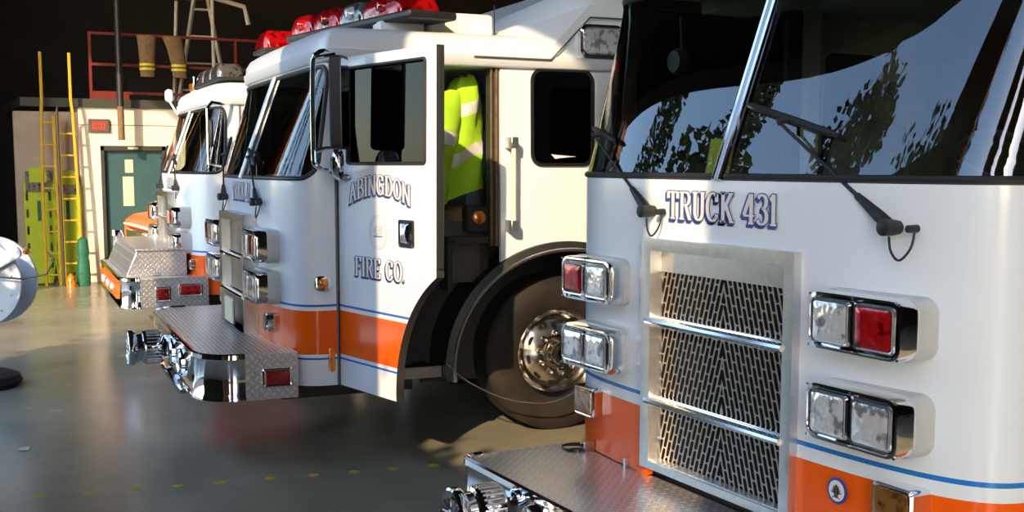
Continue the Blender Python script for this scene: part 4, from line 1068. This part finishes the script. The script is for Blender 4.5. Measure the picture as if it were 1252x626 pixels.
backboard(1.79, 'left lime backboard with hand slots standing against the alcove wall')
backboard(2.19, 'right lime backboard behind the ladders, next to the cream corner', 1.70)
gb = MB(); gb.loft([[(XL+.56+.10*cos(t)*w, 2.32+.10*sin(t)*w+.02*sin(3*t), z) for t in [2*PI*k/18 for k in range(18)]] for z, w in ((.0, .9), (.15, 1.05), (.35, .9), (.42, .7), (.5, .95), (.68, .7), (.72, .2))])
o_ = gb.build('duffel_bag', MT['greenbag'], smooth=60); tag(o_, 'dark green bag slumped upright at the foot of the backboards', 'bag')
m = MB(); m.loft([[(XL+.66+.07*cos(t)*w, 2.13+.07*sin(t)*w, z) for t in [2*PI*k/14 for k in range(14)]] for z, w in ((0, 1.1), (.08, 1), (.16, .7), (.2, .2))]); o_ = m.build('orange_pouch', MT['brightamber']); tag(o_, 'small orange pouch on the floor beside the green bag', 'pouch')

# white drum reel on the far left, round rubber base below
rr_ = empty('hose_reel', (-10.42, .36, 0)); tag(rr_, 'pale round drum reel with bolts and side arm, cut by the left frame edge', 'reel')
fw = Vector((-.883, .469, 0)); rgt = Vector((.469, .883, 0))
def rl_(u, v, d): return tuple(rgt*u-fw*d+Vector((0, 0, v)))
def disc(u, v, r, prof, n=48):
    mm = MB(); mm.loft([[rl_(u+r*s*cos(2*PI*k/n), v+r*s*sin(2*PI*k/n), d) for k in range(n)] for s, d in prof]); return mm
DU, DV = .17, .82
dsk = disc(DU, DV, .37, ((1, -.02), (1.0, .0), (.985, .006), (.98, .006), (.3, .006))).build('drum_flange', MT['reelwhite'], rr_)
disc(DU, DV, .20, ((1, -.30), (1, -.02))).build('drum_core', MT['reelwhite'], rr_)
disc(DU, DV, .37, ((1, -.33), (1.0, -.30))).build('drum_flange', MT['reelwhite'], rr_)
m = MB()
for k in range(12):
    for r in (.30, .19):
        a = 2*PI*k/12+(.2 if r > .2 else 0); c = (DU+r*cos(a), DV+r*sin(a)); m.loft([[rl_(c[0]+.010*s*cos(t), c[1]+.010*s*sin(t), d) for t in [2*PI*j/8 for j in range(8)]] for s, d in ((1, .006), (.7, .014))])
m.build('bolts', MT['steel'], rr_)
m = MB(); lp = rrect(-.05, .05, -.06, .40, .045)
ar_ = Matrix.Rotation(rad(-62), 2)
q1 = [ar_ @ Vector(p) for p in lp]; m.loft([[rl_(DU+.03+p.x, DV+.09+p.y, d) for p in q1] for d in (.02, .05)]); m.build('side_arm', MT['reelwhite'], rr_)
m = MB(); m.loft([[rl_(DU+.44+.03*cos(t)*s, DV+.27+.03*sin(t)*s, d) for t in [2*PI*j/12 for j in range(12)]] for s, d in ((.3, -.0), (1, .02), (1, .05), (.3, .07))]); m.build('orange_knob', MT['brightamber'], rr_)
m = MB(); m.tube([rl_(DU+.10, DV+.10, .07), rl_(DU+.20, DV+.06, .07), rl_(DU+.40, DV+.045, .08), rl_(DU+.60, DV+.08, .06), rl_(DU+.66, DV+.2, .04), rl_(DU+.60, DV+.26, .03)], .008, 6); m.build('cord', MT['black'], rr_)
m = MB(); m.loft([[rl_(u, v, d) for u, v in rrect(DU-.03, DU+.06, DV-.12, DV+.04, .01)] for d in (.0, .035)]); m.build('hub_plate', MT['steel'], rr_)
m = MB(); m.loft([[rl_(DU-.1+u, v, d) for u, v in ((-.05, .12), (.05, .12), (.03, DV), (-.03, DV))] for d in (-.20, -.12)]); m.build('stand', MT['black'], rr_)
m = MB(); m.lathe([(0, .20), (.0, .30), (.04, .33), (.09, .31), (.12, .24), (.12, .15), (.03, .12)], (.22-.02, .44-.0, 0), 'z', 40, cap=False); m.xform(Matrix.Translation((.10, -.32, 0)))
m.build('round_base', MT['tire'], rr_)

# orange pickup beyond the farthest engine
pk = empty('pickup_truck', (-15.25, 2.65, 0)); tag(pk, 'small orange pickup nose with white stripe, beyond the farthest fire truck', 'pickup truck')
def psec(y, w, z0, z1, r): return [(p[0], y, p[1]) for p in rrect(-w, w, z0, z1, r, 8)]
m = MB(); m.loft([psec(.06, .86, .52, 1.02, .10), psec(-.0, .92, .48, 1.06, .14), psec(.10, .96, .44, 1.13, .18), psec(.5, .98, .40, 1.19, .2), psec(1.4, .98, .40, 1.24, .16), psec(5.0, .98, .40, 1.24, .12)]); m.build('body', MT['orange'], pk, smooth=60)
m = MB(); m.box(-.94, .94, -.012, .3, .985, 1.01); m.box(.955, .985, .2, 4.8, .985, 1.01); m.build('white_stripe', MT['white'], pk, bevel=.004)
m = MB(); m.box(-.72, .45, -.02, .08, .62, .95); m.build('grille', MT['smoked'], pk, bevel=.02)
m = MB(); m.box(.45, .72, -.025, .08, .66, .94); m.build('headlight', MT['clearlens'], pk, bevel=.02)
m = MB(); m.box(.73, .90, -.02, .10, .66, .94); m.build('turn_signal', MT['brightamber'], pk, bevel=.02)
m = MB(); m.loft([[(-.86, 1.2, 1.2), (.86, 1.2, 1.2), (.86, 3.0, 1.2), (-.86, 3.0, 1.2)], [(-.72, 1.75, 1.8), (.72, 1.75, 1.8), (.72, 2.9, 1.8), (-.72, 2.9, 1.8)]]); m.build('cab', MT['darkglass'], pk, bevel=.03)
m = MB(); m.box(-.95, .95, -.14, .02, .42, .58); m.build('bumper', MT['chrome'], pk, bevel=.03)
for sx in (1, -1):
    for y in (.95, 4.0):
        m = MB(); m.lathe([(0, .2), (0, .33), (.03, .36), (.2, .36), (.22, .33), (.22, .2)], (sx*.86-.11, y, .36), 'x', 28); m.build('wheel', MT['tire'], pk)

# floor dots
d0 = MB(); d0.lathe([(0.0005, .035), (.002, .033)], (0, 0, 0), 'z', 14)
dots = [(-6.562, .588), (-6.502, .832), (-6.469, 1.065), (-6.422, 1.291), (-6.381, 1.511), (-6.329, 1.789), (-6.279, 2.031), (-6.234, 2.265), (-6.194, 2.496), (-6.15, 2.737)]
src = d0.build('floor_marker', MT['dot'])
for i, (x, y) in enumerate(dots):
    q = src if i == 0 else src.copy()
    if i: COL.objects.link(q)
    q.location = (x, y, 0); q.scale = (1, 1, 1); tag(q, 'small yellow dot painted on the concrete beside the middle truck', 'floor marker', 'yellow dots in a row on the floor')
for x, y, s, lb_ in ((-7.72, .60, .05, 'small pale paper scrap on the floor in the left foreground'), (-8.5, .45, .035, 'thin pale paper scrap near the left edge of the floor')):
    m = MB(); m.add([(-s, -.4*s, .003), (s*.8, -.6*s, .006), (s, .5*s, .004), (-.2*s, .8*s, .012), (-s*.9, .4*s, .003)], [(0, 1, 2, 3, 4)]); q = m.build('paper_scrap', MT['paper'], solid=.001); q.location = (x, y, 0); tag(q, lb_, 'paper scrap')
m = MB(); m.tube(catmull([(-9.3, 1.9, .012), (-9.15, 1.75, .012), (-9.05, 1.55, .012), (-8.9, 1.35, .012), (-8.75, 1.2, .012)]), .012, 6)

# ============================================================ outdoors (reflections and shade)
def tree(x, y, h, w, label, conifer=False, n=3000):
    r = empty('tree', (x, y, -.03)); tag(r, label, 'tree', 'trees outside the bay doors')
    m = MB(); m.tube([(0, 0, 0), (.1, 0, h*.4), (0, .1, h*.9)], [w*.10, w*.07, .03], 8)
    m.build('trunk', MT['bark'], r)
    m = MB(); rnd = random.Random(int(x*100+h*7))
    cl = [(rnd.uniform(-1, 1)*w*.6, rnd.uniform(-1, 1)*w*.6, rnd.uniform(.35, .92)*h, rnd.uniform(.3, .55)*w) for _ in range(12)]
    for k in range(n):
        if conifer:
            t = rnd.random()**.8; z = h*(.1+.9*t); rr = w*(1-t)**.8*rnd.random()**.5; a = rnd.uniform(0, 2*PI); p = Vector((rr*cos(a), rr*sin(a), z))
        else:
            c = rnd.choice(cl); v = Vector((rnd.gauss(0, 1), rnd.gauss(0, 1), rnd.gauss(0, .8))).normalized()*c[3]*rnd.random()**.4; p = Vector(c[:3])+v
        s = w*.07*rnd.uniform(.6, 1.4); u = Vector((rnd.gauss(0, 1), rnd.gauss(0, 1), rnd.gauss(0, 1))).normalized(); q = u.orthogonal().normalized()
        m.add([p+u*s, p+q*s*.6, p-u*s, p-q*s*.6], [(0, 1, 2, 3)])
    o = m.build('foliage', MT['leaf'], r, fixn=False); return r
TR = [(-21, -13.2, 17, 3.0, 0), (-28.5, -13.4, 17, 3.0, 0), (-25, -7.4, 16.5, 1.7, 1), (-21.2, -7.8, 15, 1.4, 1), (-33.5, -6, 15, 2.6, 0), (-10, -17, 15, 2.0, 1), (-5, -20, 14, 1.8, 1), (3, -24, 13, 3.0, 0)]
for i, (x, y, h, w, c) in enumerate(TR): tree(x, y, h, w, 'tree standing outside the bay doors, seen only as a reflection', bool(c))
m = MB(); rnd = random.Random(3)  # leafy block added out of view to shade the floor and truck fronts
m.box(-6.3, -2.9, -2.1, -1.75, 0, 4.9); m.box(-8.3, -6.3, -2.1, -1.75, 0, 2.6); m.box(-2.9, .45, -2.1, -1.75, 0, 3.45)
for k in range(8200):
    p = Vector((rnd.uniform(-8.5, .6), rnd.uniform(-2.3, -1.55), rnd.uniform(.1, 5.3)))
    if (p.x < -6.3 and p.z > 3.05) or (p.x > -2.7 and p.z > 3.6): continue
    s = .08*rnd.uniform(.6, 1.3); u = Vector((rnd.gauss(0, 1), rnd.gauss(0, 1), rnd.gauss(0, 1))).normalized(); q = u.orthogonal().normalized()
    m.add([p+u*s, p+q*s*.6, p-u*s, p-q*s*.6], [(0, 1, 2, 3)])
o_ = m.build('shade_screen', MT['leaf'], fixn=False); tag(o_, 'unseen leafy screen added outside the bay doors to cast shade', 'shade_screen')

# ============================================================ light, sky, camera
sd = bpy.data.lights.new('sun', 'SUN'); sd.energy = 5.2; sd.color = (1, .73, .44); sd.angle = rad(.6)
so = bpy.data.objects.new('sun', sd); COL.objects.link(so)
dirv = Vector((-.74, .67, -.5)); so.rotation_euler = dirv.to_track_quat('-Z', 'Y').to_euler(); so.location = (5, -10, 6)
w = bpy.data.worlds.new('sky'); SC.world = w; w.use_nodes = True; nt = w.node_tree; bg = nt.nodes['Background']
sk = nt.nodes.new('ShaderNodeTexSky'); sk.sky_type = 'NISHITA'; sk.sun_disc = False; sk.sun_elevation = rad(22); sk.sun_rotation = math.atan2(.74, -.67); sk.altitude = 100; sk.dust_density = .6
nt.links.new(sk.outputs[0], bg.inputs[0]); bg.inputs[1].default_value = .70

cd = bpy.data.cameras.new('camera'); co = bpy.data.objects.new('camera', cd); COL.objects.link(co); SC.camera = co
cd.sensor_width = 36; cd.lens = 1400/1252*36; cd.shift_y = 37/1252; cd.clip_start = .05; cd.clip_end = 400
yaw = rad(152); pit = math.atan(150/1400)
f_ = Vector((cos(yaw)*cos(pit), sin(yaw)*cos(pit), -sin(pit))); co.location = (0, 0, 1.8); co.rotation_euler = f_.to_track_quat('-Z', 'Y').to_euler()
SC.view_settings.view_transform = 'Standard'; SC.view_settings.look = 'None'; SC.view_settings.gamma = 1; SC.view_settings.exposure = 0.28
SC.view_settings.use_curve_mapping = False
